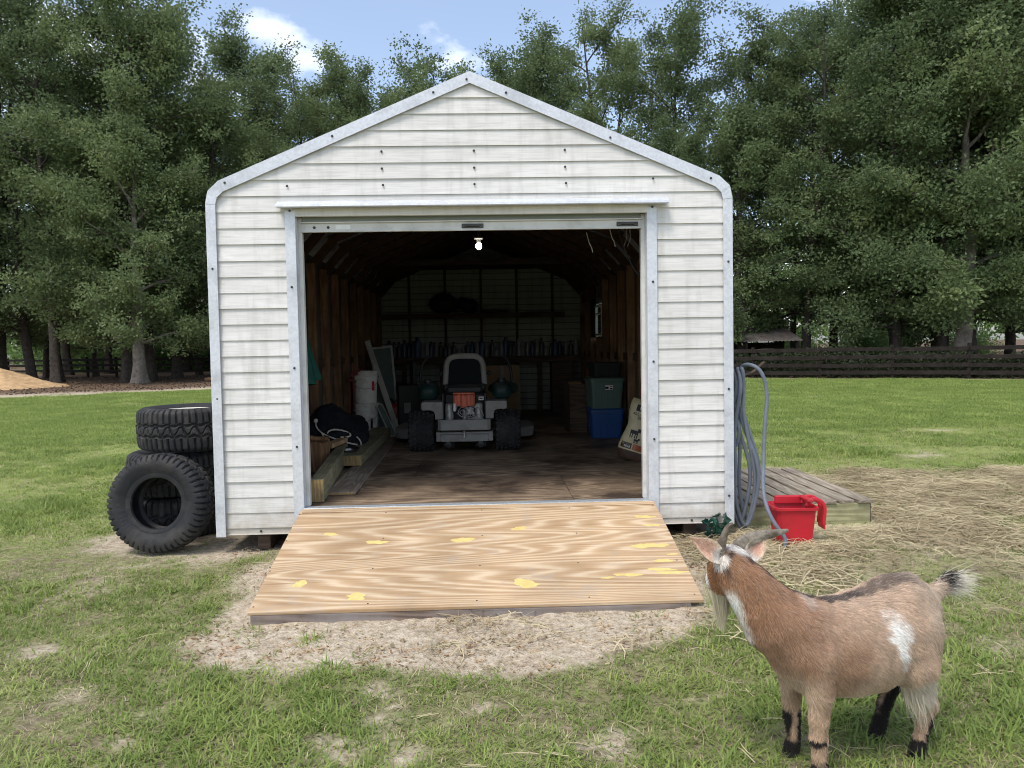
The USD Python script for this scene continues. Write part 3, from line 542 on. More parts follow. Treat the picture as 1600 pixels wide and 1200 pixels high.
TREES = [  # kind, x, y, scale, turn, label
    (4, -15.48, 29.0, 1.02, 20, 'bushy light green oak on a thick pale trunk left of the shed', None, True),
    (0, -20.79, 32.0, 1.12, 0, 'tall oak with a grey trunk just right of the sand heap', None, False),
    (1, -23.13, 34.0, 1.2, 130, 'tall oak with a black trunk directly behind the sand heap', None, False),
    (2, -25.9, 36.0, 1.1, 60, 'tall oak leaning at the left edge of the photo', None, False),
    (5, -22.98, 40.0, 1.05, 40, 'thin oak behind the left fence, second trunk left of the pale trunk', None, False),
    (1, -16.99, 31.0, 1.14, 240, 'dark trunked oak tight against the left side of the pale trunk', None, False),
    (2, -16.74, 33.0, 1.04, 200, 'tall oak just behind the right side of the pale trunk', None, False),
    (3, -16.10, 34.6, 1.12, 10, 'broad dark trunked oak midway between pale trunk and shed', None, False),
    (5, -16.94, 40.0, 1.15, 90, 'slim oak behind the left fence nearest the shed wall', None, False),
    (5, -25.3, 39.0, 1.12, 10, 'slim oak behind the left fence above the sand heap', None, False),
    (0, -27.3, 45.0, 1.12, 90, None, 'background oaks behind the left fence', False),
    (3, -25.2, 46.0, 1.12, 190, None, 'background oaks behind the left fence', False),
    (1, -20.9, 48.0, 1.10, 280, None, 'background oaks behind the left fence', False),
    (0, -13.42, 33.0, .82, 150, 'oak whose crown meets the left eave of the shed', None, False),
    (3, -13.7, 40.5, 1.235, 75, 'dark oak standing out against the white cloud left of the roof', None, False),
    (2, -10.0, 36.5, .915, 310, 'oak showing above the left slope of the shed roof', None, False),
    (0, -6.6, 36.0, .95, 30, 'oak above the left roof slope, next to the sky gap', None, False),
    (5, -2.35, 40.0, 1.35, 120, 'thin airy oak alone against the sky above the ridge', None, False),
    (3, -4.3, 38.0, 1.02, 220, 'low oak filling the sky gap left of the ridge', None, False),
    (3, .6, 38.0, 1.05, 320, 'oak just right of the shed ridge', None, False),
    (1, 2.9, 36.5, 1.09, 160, 'rounded oak above the upper right roof slope', None, False),
    (2, 5.9, 33.0, .985, 250, 'tall oak above the middle of the right roof slope', None, False),
    (0, 8.8, 30.5, .96, 200, 'tall oak above the lower end of the right roof slope', None, False),
    (3, 8.6, 27.0, .66, 20, 'low brownish oak peeping over the right roof slope', None, False),
    (4, 11.2, 27.5, .95, 140, 'low bushy oak behind the right corner of the shed', None, False),
    (1, 14.07, 30.0, .99, 100, 'oak with the first thin trunk right of the shed', None, False),
    (5, 16.4, 34.0, 1.2, 10, 'slender curved oak between the two trunks by the low shelter', None, False),
    (2, 14.32, 28.0, .84, 330, 'oak with a straight black trunk at the end of the low shelter', None, False),
    (0, 17.5, 32.0, 1.02, 290, 'oak with a thin trunk right of the low shelter', None, False),
    (3, 17.08, 25.5, 1.02, 45, 'spreading oak with the thickest trunk behind the right fence', None, False),
    (1, 19.98, 27.5, 1.12, 180, 'oak with a short grey trunk behind the right fence', None, False),
    (0, 18.75, 25.0, 1.02, 110, 'oak with a dark trunk left of the pale right hand trunk', None, False),
    (4, 19.04, 24.2, 1.25, 260, 'oak with a pale trunk behind the right fence', None, True),
    (2, 20.1, 25.3, 1.08, 20, 'oak with a leaning twin trunk behind the right fence', None, False),
    (3, 25.1, 30.0, 1.15, 350, 'oak with a thin trunk nearest the right edge of the photo', None, False),
    (1, -12.0, 41.0, 1.02, 40, None, 'background oaks behind the shed roof', False),
    (3, -8.3, 40.0, 1.03, 250, None, 'background oaks behind the shed roof', False),
    (1, -5.5, 41.0, .98, 310, None, 'background oaks behind the shed roof', False),
    (0, -1.3, 42.0, .90, 70, None, 'background oaks behind the shed roof', False),
    (3, 2.2, 42.0, 1.04, 190, None, 'background oaks behind the shed roof', False),
    (1, 4.6, 40.0, 1.12, 20, None, 'background oaks behind the shed roof', False),
    (1, -27.5, 33.0, 1.10, 0, 'oak mostly beyond the left edge, its crown over the sand heap', None, False),
    (0, 22.9, 24.0, 1.06, 75, 'oak mostly beyond the right edge of the photo', None, False),
    (2, 27.1, 27.0, 1.05, 135, None, 'background oaks behind the right fence', False),
    (1, 24.0, 38.0, 1.20, 65, None, 'background oaks behind the right fence', False),
]
for kind, x, y, s, rz, lab, grp, pale in TREES:
    if lab is None and 'roof' in grp: lab = 'dark oak filling in low behind the treetops over the shed roof'
    if lab is None: lab = 'dark oak far back behind the left fence, trunk hardly visible' if x < 0 else 'dark oak far back behind the right fence, trunk hardly visible'
    tree(kind, x, y, s, rz, lab, grp, pale)
# bushes in the clearing behind the fences
def make_bush(seed, n, R, H):
    r = np.random.default_rng(seed); st = MB(); cs = []
    for k in range(16):
        az, el = r.random() * 6.283, r.uniform(.4, 1.4); d = np.array([math.cos(az) * math.cos(el) * R, math.sin(az) * math.cos(el) * R, math.sin(el) * H]) * r.uniform(.6, 1)
        st.tube([(0, 0, -.1), d * .5 + r.normal(size=3) * .1, d], [.03, .02, .006], 4, cap=False); cs += [d * t for t in (.45, .65, .85, 1)]
    cs = np.array(cs); i_ = r.integers(0, len(cs), n); off = r.normal(size=(n, 3)) * .32 * R; C = cs[i_] + off; C[:, 2] = np.abs(C[:, 2])
    return st.mesh(), leaves(r, C, off + r.normal(size=(n, 3)) * .3, .17, .05)
BUSH = []
for s in range(2):
    t = thing('bush', 'bright green bush in the clearing beyond the left fence', 'bush', ((-24.0, 52.0, 0), (-18.0, 50.0, 0))[s], 40 * s, 'bright bushes beyond the left fence', 1.0)
    sm, lm = make_bush(700 + s, 9000, 2.3, 3.4); obj('stem', sm, 'bark', t); obj('foliage', lm, 'bush_leaf', t, smooth=False); BUSH.append(t)
rb = np.random.default_rng(9)
for k in range(13):
    dup(BUSH[k % 2], (-33 + k * 1.75 + rb.normal() * .5, 54 + rb.normal() * 3, -.1), rb.random() * 360, scale=rb.uniform(.9, 1.35))
for k, (x, y) in enumerate([(9.5, 33), (13.2, 40), (16, 43), (19.5, 42), (23, 40), (27, 44), (30, 41), (12, 46), (22, 47)]):
    dup(BUSH[k % 2], (x, y, -.1), rb.random() * 360, 'green bush standing among the trunks beyond the right fence', 'bushes beyond the right fence', scale=rb.uniform(.55, .95))
# a far belt of woods closing the view between the trunks
n = 26000; wx = rb.uniform(-75, 75, n); wy = 74 - .25 * wx + rb.normal(size=n) * 3.5; top_ = 7.5 + 4.5 * (fbm2(wx, wx * 0, .16, 91) - .5) * 2
wz = np.where(wx < -2, .2, 1.5) + (top_ - 1) * rb.random(n) ** .8
fw_ = leaves(rb, np.stack([wx, wy, wz], 1), rb.normal(size=(n, 3)), .75, .22)
obj('distant_woods', fw_, 'bush_leaf', smooth=False, label='far belt of green woods seen between the trunks', category='woods', kind='stuff')
# low dark undergrowth along the foot of the right fence
n = 15000; ux = rb.uniform(8.0, 31, n); uy = fence_y(ux) + rb.uniform(.12, 2.6, n); uz = rb.random(n) ** 1.4 * 1.12 * np.clip(.75 + (fbm2(ux, uy, .5, 81) - .5) * 1.2, .3, 1.1)
um = leaves(rb, np.stack([ux, uy, uz], 1), rb.normal(size=(n, 3)) + [0, 0, .4], .22, .05)
obj('undergrowth', um, 'shade_leaf', smooth=False, label='dark low undergrowth growing along the back of the right fence', category='undergrowth', kind='stuff')
n = 16000; ux = rb.uniform(-30, 26, n); uy = np.where(ux < 0, rb.uniform(20.5, 40, n), fence_y(ux) + rb.uniform(-2.0, 6, n)); k = (treeline(ux, uy) > 2.6) & ((ux < -8) | (ux > 8)); ux, uy = ux[k], uy[k]
lm = leaves(rb, np.stack([ux, uy, ground_z(ux, uy) + rb.uniform(.005, .03, len(ux))], 1), rb.normal(size=(len(ux), 3)) * [1, 1, .12], .09, .03)
obj('leaf_litter', lm, 'litter_leaf', smooth=False, label='brown fallen leaves scattered on the bare ground under the trees', category='leaf litter', kind='stuff')

# ---------------------------------------------------------------- fences
def fence(x0, x1, label, rails, step=2.4, h=1.12, rail_h=.14):
    base = np.array([x0, float(fence_y(x0)), 0.])
    t = thing('board_fence', label, 'fence', base)
    d = np.array([1, -.48, 0.]); d /= np.linalg.norm(d); n = int(round(math.hypot(x1 - x0, fence_y(x1) - fence_y(x0)) / step)); az = math.atan2(d[1], d[0]); r = np.random.default_rng(int(abs(x0) * 10))
    for k in range(n + 1): obj('post', box(d * step * k + np.array([0, 0, h / 2 + r.normal() * .02]), (.12, .12, h + .16), .01, rotm(r.normal() * .015, r.normal() * .015, az)), 'fence_wood', t)
    nrm = np.array([.48, 1, 0]); nrm /= np.linalg.norm(nrm)
    for k in range(n):
        for z in rails:
            zz = z + r.normal() * .012
            obj('rail', box(d * step * (k + .5) - nrm * .078 + np.array([0, 0, zz]), (step - .012, .03, rail_h), .005, rotm(0, r.normal() * .004, az)), 'fence_wood', t)
    return t
fence(-32.0, -11.5, 'black three rail fence under the trees left of the shed', (.38, .72, 1.04), rail_h=.13)
fence(8.2, 27.4, 'dark brown four rail fence across the field right of the shed', (.20, .48, .76, 1.04))
# low open shelter behind the right fence
t = thing('low_shelter', 'low open shelter with a rusty corrugated roof behind the right fence', 'shelter', (11.4, 27.6, 0), -8)
n = 60; xs = np.linspace(-2.4, 2.2, n); V, F = [], []
for k, x in enumerate(xs):
    z = .03 * (k % 2)
    for yy, zz in ((-1.2, 1.42), (1.4, 1.95)): V += [(x, yy, zz + z), (x, yy, zz + z - .02)]
for k in range(n - 1):
    a = 4 * k; F += [(a, a + 4, a + 6, a + 2), (a + 1, a + 3, a + 7, a + 5), (a, a + 1, a + 5, a + 4), (a + 2, a + 6, a + 7, a + 3)]
obj('roof', (np.array(V), np.array(F)), 'rusty_roof', t, smooth=False)
for x in (-2.2, -.1, 2.0):
    obj('post', box((x, -1.1, .68), (.1, .1, 1.46), .006), 'fence_wood', t); obj('post', box((x, 1.3, .92), (.1, .1, 1.94), .006), 'fence_wood', t)
for k in range(5): obj('wall_board', box((-.1, 1.37, .2 + .34 * k), (4.3, .03, .30), .004), 'fence_wood', t)

# a red-brown log lying in front of the left fence
t = thing('fallen_log', 'short reddish fallen log on the bare ground before the left fence', 'log', (-12.75, 30.6, .07), 12)
obj('log_body', MB().tube([(-.42, 0, .02), (-.1, .02, .03), (.25, .0, .02), (.45, .03, .05)], [.085, .09, .08, .06], 10), 'brown_board', t, smooth=60)
obj('cut_face', MB().lathe([(0, .004), (.080, .004), (.082, 0)], 12, (-.42, 0, .02), rotm(0, -math.pi / 2)), 'raw_lumber', t)
# ---------------------------------------------------------------- the metal shed
FL, HB, Z21, W, DEP, APEX = .30, .125, 2.4346, 1.77, 7.72, 3.222
PITCH = (Z21 - .17) / 21
shed = thing('metal_shed', 'white metal sided shed with a gable roof and its roll up door open', 'shed')
ROOF_IN = [(-W, HB), (W, HB), (W, 2.40), (1.752, 2.462), (1.685, 2.515), (0, APEX), (-1.685, 2.515), (-1.752, 2.462), (-W, 2.40)]
clip = Polygon(ROOF_IN).buffer(-.012, join_style=2)
def plank_poly(z0, z1, x0, x1):
    from shapely.geometry import box as sbox
    g = clip.intersection(sbox(x0, z0, x1, z1))
    return None if g.is_empty else g
def lap(poly, y0, flip=1, out0=.0155, out1=.006, th=.0035):
    """a lapped course: the polygon (x, z) leans out at its lower edge, with a thin return under it"""
    v2, f2 = trimesh.creation.triangulate_polygon(poly, engine='earcut'); v2 = np.asarray(v2)
    z0, z1 = v2[:, 1].min(), v2[:, 1].max()
    t = (v2[:, 1] - z0) / (z1 - z0); y = out0 + (out1 - out0) * t
    A = np.stack([v2[:, 0], y0 - flip * y, v2[:, 1]], 1); B = A + [0, flip * th, 0]
    n = len(A); ring = np.asarray(poly.exterior.coords)[:-1]
    kd = cKDTree(v2); r = kd.query(ring)[1]; m = len(r); i = np.arange(m); j = (i + 1) % m
    F = np.vstack([f2, f2[:, ::-1] + n, np.stack([r[i], r[j], r[j] + n], 1), np.stack([r[i], r[j] + n, r[i] + n], 1)])
    lo = [k for k in range(m) if abs(ring[k][1] - z0) < 1e-6]
    V = np.vstack([A, B])
    if len(lo) >= 2:   # the curled lower lip
        xs = [ring[k][0] for k in lo]; xa, xb = min(xs), max(xs); q = len(V)
        V = np.vstack([V, [(xa, y0 - flip * out0, z0), (xb, y0 - flip * out0, z0), (xb, y0 - flip * .002, z0 + .004), (xa, y0 - flip * .002, z0 + .004)]]); F = np.vstack([F, [(q, q + 1, q + 2), (q, q + 2, q + 3)]])
    return V, F
rs = np.random.default_rng(3)
def wavy(m, s):
    v, f = m; v = v.copy(); v[:, 2] += rs.normal() * .0012; v[:, 1] += rs.normal() * .0008; return v, f
JX = 1.215
for k in range(21):
    z0 = .17 + PITCH * k; z1 = z0 + PITCH + .004
    top = z1 > 2.31
    for x0, x1 in (((-W, W),) if z0 > 2.30 else ((-W, -JX), (JX, W))):
        pg = plank_poly(z0, z1, x0, x1)
        for g in getattr(pg, 'geoms', [pg]): obj('siding_plank', wavy(lap(g, 0), k), 'white_siding', shed, smooth=False)
for k in range(7):
    z0 = Z21 + PITCH * k; pg = plank_poly(z0, z0 + PITCH + .004, -W, W)
    if pg is not None: obj('siding_plank', wavy(lap(pg, 0), k), 'white_siding', shed, smooth=False)
for x0, x1 in ((-W, -JX), (JX, W)):
    m = MB(); m.box(((x0 + x1) / 2, -.006, (HB + .17) / 2 + .001), (x1 - x0, .006, .17 - HB + .004), .001); m.box(((x0 + x1) / 2, -.012, HB + .003), (x1 - x0, .016, .006), .002)
    obj('starter_strip', m, 'white_siding', shed)
# courses above the door opening between the header and z 2.43
# back and side walls in the same courses
for k in range(29):
    z0 = .17 + PITCH * k; pg = plank_poly(z0, z0 + PITCH - .009, -W, W)
    if pg is not None and pg.area > .01:
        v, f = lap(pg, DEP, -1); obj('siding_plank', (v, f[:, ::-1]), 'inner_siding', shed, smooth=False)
wb = MB(); wb.prism(list(clip.exterior.coords)[:-1], DEP + .022, DEP + .026); obj('wall_wrap', wb, 'rubber', shed, smooth=False)
WIN = (5.72, 6.30, 1.545, 1.975)
for sx in (-1, 1):
    for k in range(21):
        z0 = .17 + PITCH * k; z1 = z0 + PITCH + .002
        segs = [(0.012, DEP)]
        if sx > 0 and z1 > WIN[2] and z0 < WIN[3]: segs = [(.012, WIN[0]), (WIN[1], DEP)]
        for a, b in segs:
            zz0, zz1 = z0, z1
            m = MB(); m.prism([(sx * (W + .016), zz0), (sx * (W + .003), zz1), (sx * (W - .001), zz1), (sx * (W - .001), zz0)], a, b, 'y')
            obj('siding_plank', m, 'side_siding', shed, smooth=False)
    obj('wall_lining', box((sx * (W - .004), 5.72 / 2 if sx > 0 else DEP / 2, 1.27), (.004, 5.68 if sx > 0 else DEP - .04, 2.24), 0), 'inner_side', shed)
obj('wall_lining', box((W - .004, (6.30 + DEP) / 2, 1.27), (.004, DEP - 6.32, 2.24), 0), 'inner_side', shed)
# window in the right wall
win = obj('window', MB().box((W + .005, (WIN[0] + WIN[1]) / 2, WIN[2] - .0), (.05, WIN[1] - WIN[0] + .06, .03), .004).box((W + .005, (WIN[0] + WIN[1]) / 2, WIN[3]), (.05, WIN[1] - WIN[0] + .06, .03), .004)
    .box((W + .005, WIN[0], (WIN[2] + WIN[3]) / 2), (.048, .03, WIN[3] - WIN[2]), .004).box((W + .005, WIN[1], (WIN[2] + WIN[3]) / 2), (.048, .03, WIN[3] - WIN[2]), .004).box((W + .005, (WIN[0] + WIN[1]) / 2, 1.86), (.04, WIN[1] - WIN[0], .025), .004), 'white_plastic', shed)
obj('pane', box((W + .006, (WIN[0] + WIN[1]) / 2, (WIN[2] + WIN[3]) / 2), (.004, WIN[1] - WIN[0] - .02, WIN[3] - WIN[2] - .02), 0), 'window_glass', win)
# roof skin
def strip(p, q, t, y0, y1):
    p, q = np.array(p, float), np.array(q, float); d = q - p; n = np.array([-d[1], d[0]]); n /= np.linalg.norm(n)
    return MB().prism([tuple(p), tuple(q), tuple(q + n * t), tuple(p + n * t)], y0, y1, 'y')
for s in (-1, 1):
    pts = [(s * W, 2.415), (s * 1.752, 2.470), (s * 1.685, 2.522), (0, APEX + .006)]
    if s > 0: pts = pts[::-1]
    for a, b in zip(pts[:-1], pts[1:]): obj('roof_panel', strip(a, b, .014, .035, DEP + .05), 'roof_metal', shed, smooth=False)
# corner, eave and rake trim at the front
def trim(a, b, ai, bi, y0=-.030, y1=.034):
    m = MB(); m.prism([a, b, bi, ai], y0, -.0225 + .0, 'y')       # face
    a, b = np.array(a), np.array(b); d = b - a; d /= np.linalg.norm(d); n = np.array([d[1], -d[0]]); c = (np.array(ai) + np.array(bi)) / 2 - (a + b) / 2
    n = n if n @ c > 0 else -n
    m.prism([tuple(a), tuple(b), tuple(b + n * .006), tuple(a + n * .006)], -.0225, y1, 'y')   # return along the eave
    return m
OUT = [(1.790, HB - .005), (1.790, 2.385), (1.772, 2.468), (1.697, 2.538), (0, 3.250)]
INN = [(1.725, HB - .005), (1.725, 2.378), (1.712, 2.424), (1.668, 2.466), (0, 3.172)]
for s in (-1, 1):
    for k, nm in enumerate(('corner_trim', 'eave_trim', 'eave_trim', 'rake_trim')):
        a, b, ai, bi = [(s * p[0], p[1]) for p in (OUT[k], OUT[k + 1], INN[k], INN[k + 1])]
        off = {0: 0., 1: -.002, 2: -.004, 3: -.001}[k]
        m = MB(); m.add(*trim(a, b, ai, bi).mesh()); v, f = m.mesh(); v = v + [0, off, 0]
        if k == 0:   # dented lower end
            low = v[:, 2] < .2; v[low, 1] -= .010 * (s < 0); v[low, 0] += s * .006
        obj(nm, (v, f), 'galvanised', shed, smooth=False)
# door jamb trims with their returns into the opening
for s in (-1, 1):
    x0, x1, zb = 1.196, 1.266, (.205 if s > 0 else .215)
    m = MB(); m.box((s * (x0 + x1) / 2, -.0235, (zb + 2.335) / 2), (x1 - x0, .007, 2.335 - zb), .002); m.box((s * (x0 + .003), .045, (FL + 2.335) / 2), (.006, .13, 2.335 - FL), .001); m.box((s * (x1 - .003), -.012, (zb + 2.335) / 2), (.005, .018, 2.335 - zb), 0)
    v, f = m.mesh()
    obj('door_jamb', (v, f), 'galvanised', shed, smooth=False)
    obj('inner_jamb', MB().box((s * (x0 - .012), .07, (FL + 2.30) / 2), (.028, .05, 2.30 - FL - .002), .004), 'door_metal', shed)
# hood over the door: a bent rail with a lip, the fascia under it, the rolled curtain and its end bar
m = MB(); m.prism([(-.024, 2.393), (-.050, 2.390), (-.095, 2.362), (-.098, 2.348), (-.090, 2.343), (-.024, 2.350)], -1.305, 1.335, 'x')
hood = obj('door_hood', m, 'galvanised', shed, smooth=False)
obj('door_fascia', MB().box((0, -.0215, 2.322), (2.40, .009, .052), .002), 'white_siding', shed)
obj('door_fascia', MB().box((0, -.008, 2.300), (2.395, .03, .012), .003), 'door_metal', shed)
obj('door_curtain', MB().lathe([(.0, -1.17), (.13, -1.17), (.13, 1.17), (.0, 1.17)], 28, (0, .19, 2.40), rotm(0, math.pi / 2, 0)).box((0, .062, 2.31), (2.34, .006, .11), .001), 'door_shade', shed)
bar = obj('door_end_bar', MB().box((0, .055, 2.229), (2.345, .016, .062), .004).box((0, .045, 2.262), (2.345, .034, .008), .003).box((0, .047, 2.199), (2.345, .030, .006), .002), 'door_metal', shed)
for x in (.0, 1.075):
    obj('pull_handle', MB().box((x, .045, 2.228), (.15, .004, .030), .001).box((x - .058, .036, 2.228), (.026, .016, .024), .004).box((x + .058, .036, 2.228), (.026, .016, .024), .004).tube([(x - .06, .030, 2.230), (x - .03, .024, 2.230), (x + .03, .024, 2.230), (x + .06, .030, 2.230)], .0065, 8), 'dark_metal', bar)
for x in (-1.085, -.990): obj('bolt', MB().lathe([(0, .008), (.008, .007), (.010, 0)], 10, (x, .046, 2.229), rotm(math.pi / 2)), 'screw_metal', bar)
obj('door_label', box((-.89, .0465, 2.229), (.10, .002, .030), 0), 'sticker', bar)
# screws
def screw(x, z, y, r=.0085): obj('screw', MB().lathe([(0, .007), (r * .7, .006), (r, .001), (r, 0)], 8, (x, y, z), rotm(math.pi / 2)), 'screw_metal', shed)
for x, z in ((-.02, 3.195), (-.245, 3.11), (.245, 3.105), (-.93, 2.825), (.95, 2.80), (-1.655, 2.523), (1.64, 2.52)): screw(x, z, -.033)
for x in (-1.245, -.60, .02, .645): screw(x, 2.50, -.016)
for x in (-.605, .02, .64): screw(x, 2.61, -.016); screw(x, 2.725, -.014)
screw(1.245, 2.525, -.016)
for z in (2.35,): screw(-1.23, 2.332, -.03); screw(1.235, 2.33, -.03)
for z in (1.82, 1.27, .73): screw(-1.232, z, -.0285); screw(1.235, z, -.0285)
for z in (1.95, 1.07, .32): screw(-1.757, z, -.031); screw(1.76, z, -.031)
for x in (-1.5, 1.5): screw(x, .148, -.011)
# floor: plywood sheets on a rim, threshold strip
for iy in range(7):
    y0, y1 = .045 + iy * 1.1, min(.045 + (iy + 1) * 1.1, DEP - .03)
    cuts = [-1.745, .68, 1.745] if iy % 2 == 0 else [-1.745, -.55, 1.745]
    for a, b in zip(cuts[:-1], cuts[1:]): obj('floor_sheet', box(((a + b) / 2, (y0 + y1) / 2, FL - .009), (b - a - .004, y1 - y0 - .004, .018), .002), 'floor_plywood', shed)
obj('threshold', MB().box((0, .006, FL - .006), (2.40, .085, .016), .004).box((0, -.036, FL - .03), (2.40, .006, .06), .002), 'dull_galvanised', shed)
obj('floor_rim', MB().box((0, .03, FL - .095), (3.5, .04, .15), .004).box((0, DEP - .04, FL - .095), (3.5, .04, .15), .004), 'dark_wood', shed)
for x in (-1.5, -.5, .5, 1.5): obj('skid', box((x, DEP / 2, .09), (.09, DEP - .1, .17), .006), 'dark_wood', shed)
# frames: stud, brace and rafter on each side every 0.6 m
for k in range(13):
    y = .24 + .605 * k
    for s in (-1, 1):
        if not (s > 0 and WIN[0] - .07 < y < WIN[1] + .02): obj('stud', box((s * 1.715, y, (FL + 2.28) / 2), (.088, .04, 2.28 - FL), .003), 'stud_wood', shed)
        else: obj('stud', box((s * 1.715, y, (FL + WIN[2]) / 2 - .02), (.088, .04, WIN[2] - FL - .04), .003), 'stud_wood', shed)
        a, b = np.array([s * 1.715, y, 2.24]), np.array([s * 1.47, y, 2.52]); d = b - a; L = np.linalg.norm(d)
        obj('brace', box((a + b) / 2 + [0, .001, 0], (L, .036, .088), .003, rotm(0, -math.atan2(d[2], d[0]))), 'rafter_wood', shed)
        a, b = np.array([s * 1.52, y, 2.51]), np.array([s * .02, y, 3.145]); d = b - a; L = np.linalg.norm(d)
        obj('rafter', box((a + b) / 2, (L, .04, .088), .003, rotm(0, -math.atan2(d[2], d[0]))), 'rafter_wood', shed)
for s in (-1, 1):
    obj('sill_plate', box((s * 1.715, DEP / 2, FL + .018), (.085, DEP - .2, .034), .003), 'stud_wood', shed)
    obj('wall_rail', box((s * 1.742, DEP / 2, 1.25), (.03, DEP - .2, .085), .003), 'dark_wood', shed)
for k in range(-2, 3):
    obj('stud', box((k * .6096, DEP - .035, (FL + 2.72) / 2), (.042, .055, 2.72 - FL), .003), 'dark_wood', shed)
obj('tie_beam', box((0, DEP - .05, 2.76), (2.9, .085, .10), .003), 'dark_wood', shed)
obj('loft_board', box((0, 6.75, 2.70), (3.0, 1.3, .02), .003), 'dark_wood', shed)
obj('tie_beam', box((0, 6.08, 2.66), (3.0, .05, .10), .003), 'dark_wood', shed)
# shelves at the back belong to the building
obj('shelf', box((-.12, 7.42, 1.930), (3.0, .44, .022), .003), 'dark_wood', shed)
obj('shelf', box((-.12, 7.19, 1.905), (3.0, .03, .09), .003), 'dark_wood', shed)
bench = obj('workbench', MB().box((.05, 7.40, 1.215), (3.4, .50, .03), .004).box((.05, 7.14, 1.17), (3.4, .035, .10), .004), 'dark_wood', shed)
for x in (-1.28, -.65, .95): obj('bench_leg', box((x, 7.18, .74), (.08, .05, .87), .004), 'dark_wood', bench)
# bulb hanging from the ridge
t = thing('ceiling_lamp', 'lit bare light bulb hanging on a white holder inside the shed', 'lamp', (.013, 3.40, 2.535))
obj('bulb', MB().ball((0, 0, 0), (.036, .036, .040), 3), 'bulb_glow', t, smooth=True)
obj('lamp_holder', MB().lathe([(0, .028), (.021, .028), (.021, .075), (.052, .080), (.055, .092), (0, .096)], 20), 'white_plastic', t)
obj('mount', MB().box((-.012, 0, .145), (.012, .02, .10), .002).box((.014, 0, .145), (.010, .02, .10), .002).box((0, 0, .37), (.06, .04, .36), .004), 'dark_wood', t)
# ---------------------------------------------------------------- ramp
def ramp_pt(u, v, up=0.):   # u across, v 0 at the top edge to 1 at the bottom edge
    a = np.array([.012, -.045, FL - .003]); b = np.array([.002, -1.245, .012])
    p = a + (b - a) * v + np.array([u, 0, 0]); n = np.array([0, -(a - b)[2], (a - b)[1]]); n = n / np.linalg.norm(n) * (1 if n[2] > 0 else -1)
    n = np.array([0, n[1], n[2]]); return p + n * up
t = thing('plywood_ramp', 'new plywood ramp with yellow filler patches leading up to the open shed', 'ramp')
ang_ = math.atan2(FL - .015, 1.2); R_ = rotm(ang_); c_ = ramp_pt(0, .5)
obj('deck', box(c_ - R_ @ np.array([0, 0, .011]), (2.44, 1.233, .022), .003, R_), 'ramp_plywood', t)
obj('top_strip', box(ramp_pt(.0, .024, .0035), (2.41, .055, .005), .0015, R_), 'ramp_plywood', t)
for k in range(2): obj('frame_board', box(ramp_pt(-1.18 + 2.36 * k, .5, -.055), (.038, 1.16, .066), .004, R_), 'ramp_frame', t)
for k in range(3): obj('frame_board', box(ramp_pt(-.6 + .6 * k, .45, -.055), (.038, 1.0, .066), .004, R_), 'ramp_frame', t)
obj('front_board', box((-.02, -1.222, -.042), (2.36, .036, .070), .006), 'ramp_frame', t)
def patch(u, v, a, b, seed, tilt=0., th=.0012):
    r = np.random.default_rng(seed); k = np.linspace(0, 2 * np.pi, 25)[:-1]; rad = 1 + .22 * np.sin(k * 2 + seed) + .14 * np.sin(k * 5 + seed * 2) + r.normal(size=24) * .07
    P = np.stack([a * rad * np.cos(k), b * rad * np.sin(k)], 1) @ np.array([[math.cos(tilt), math.sin(tilt)], [-math.sin(tilt), math.cos(tilt)]])
    V = [ramp_pt(u, v, th)] + [ramp_pt(u + p[0] * .62, v + p[1] * .62 / 1.233, th) for p in P] + [ramp_pt(u + p[0], v + p[1] / 1.233, .0003) for p in P]
    F = [(0, 1 + q, 1 + (q + 1) % 24) for q in range(24)]
    for q in range(24): w = (q + 1) % 24; F += [(1 + q, 25 + q, 25 + w), (1 + q, 25 + w, 1 + w)]
    return np.array(V), np.array(F)
# u, v, half length, half width
for q, (u, v, a, b, tl) in enumerate([(-.95, .30, .045, .020, 0), (-.64, .40, .058, .026, .1), (-.10, .40, .062, .034, -.2), (.26, .29, .046, .026, 0), (-1.0, .78, .040, .034, 0), (-.66, .90, .058, .034, 0), (.27, .83, .068, .042, .2),
        (1.10, .19, .060, .026, 0), (1.13, .29, .050, .018, 0), (1.02, .51, .075, .030, .1), (1.12, .51, .060, .020, 0), (1.10, .66, .070, .014, .05), (1.06, .74, .085, .015, .12), (.86, .78, .075, .017, 0), (1.12, .77, .075, .020, -.1), (1.17, .60, .030, .010, 0), (.74, .80, .04, .009, .2)]):
    v_, f_ = patch(u, v, a, b, q); obj('filler_patch', (v_, f_[:, ::-1]), 'putty', t, smooth=True)
r_ = np.random.default_rng(8)
for u in (-1.19, -.6, 0, .6, 1.19):
    for v in (.06, .36, .66, .96): obj('nail', MB().lathe([(0, .0016), (.0045, .0012), (.005, 0)], 6, ramp_pt(u + r_.normal() * .015, v, .0005), R_), 'screw_metal', t)

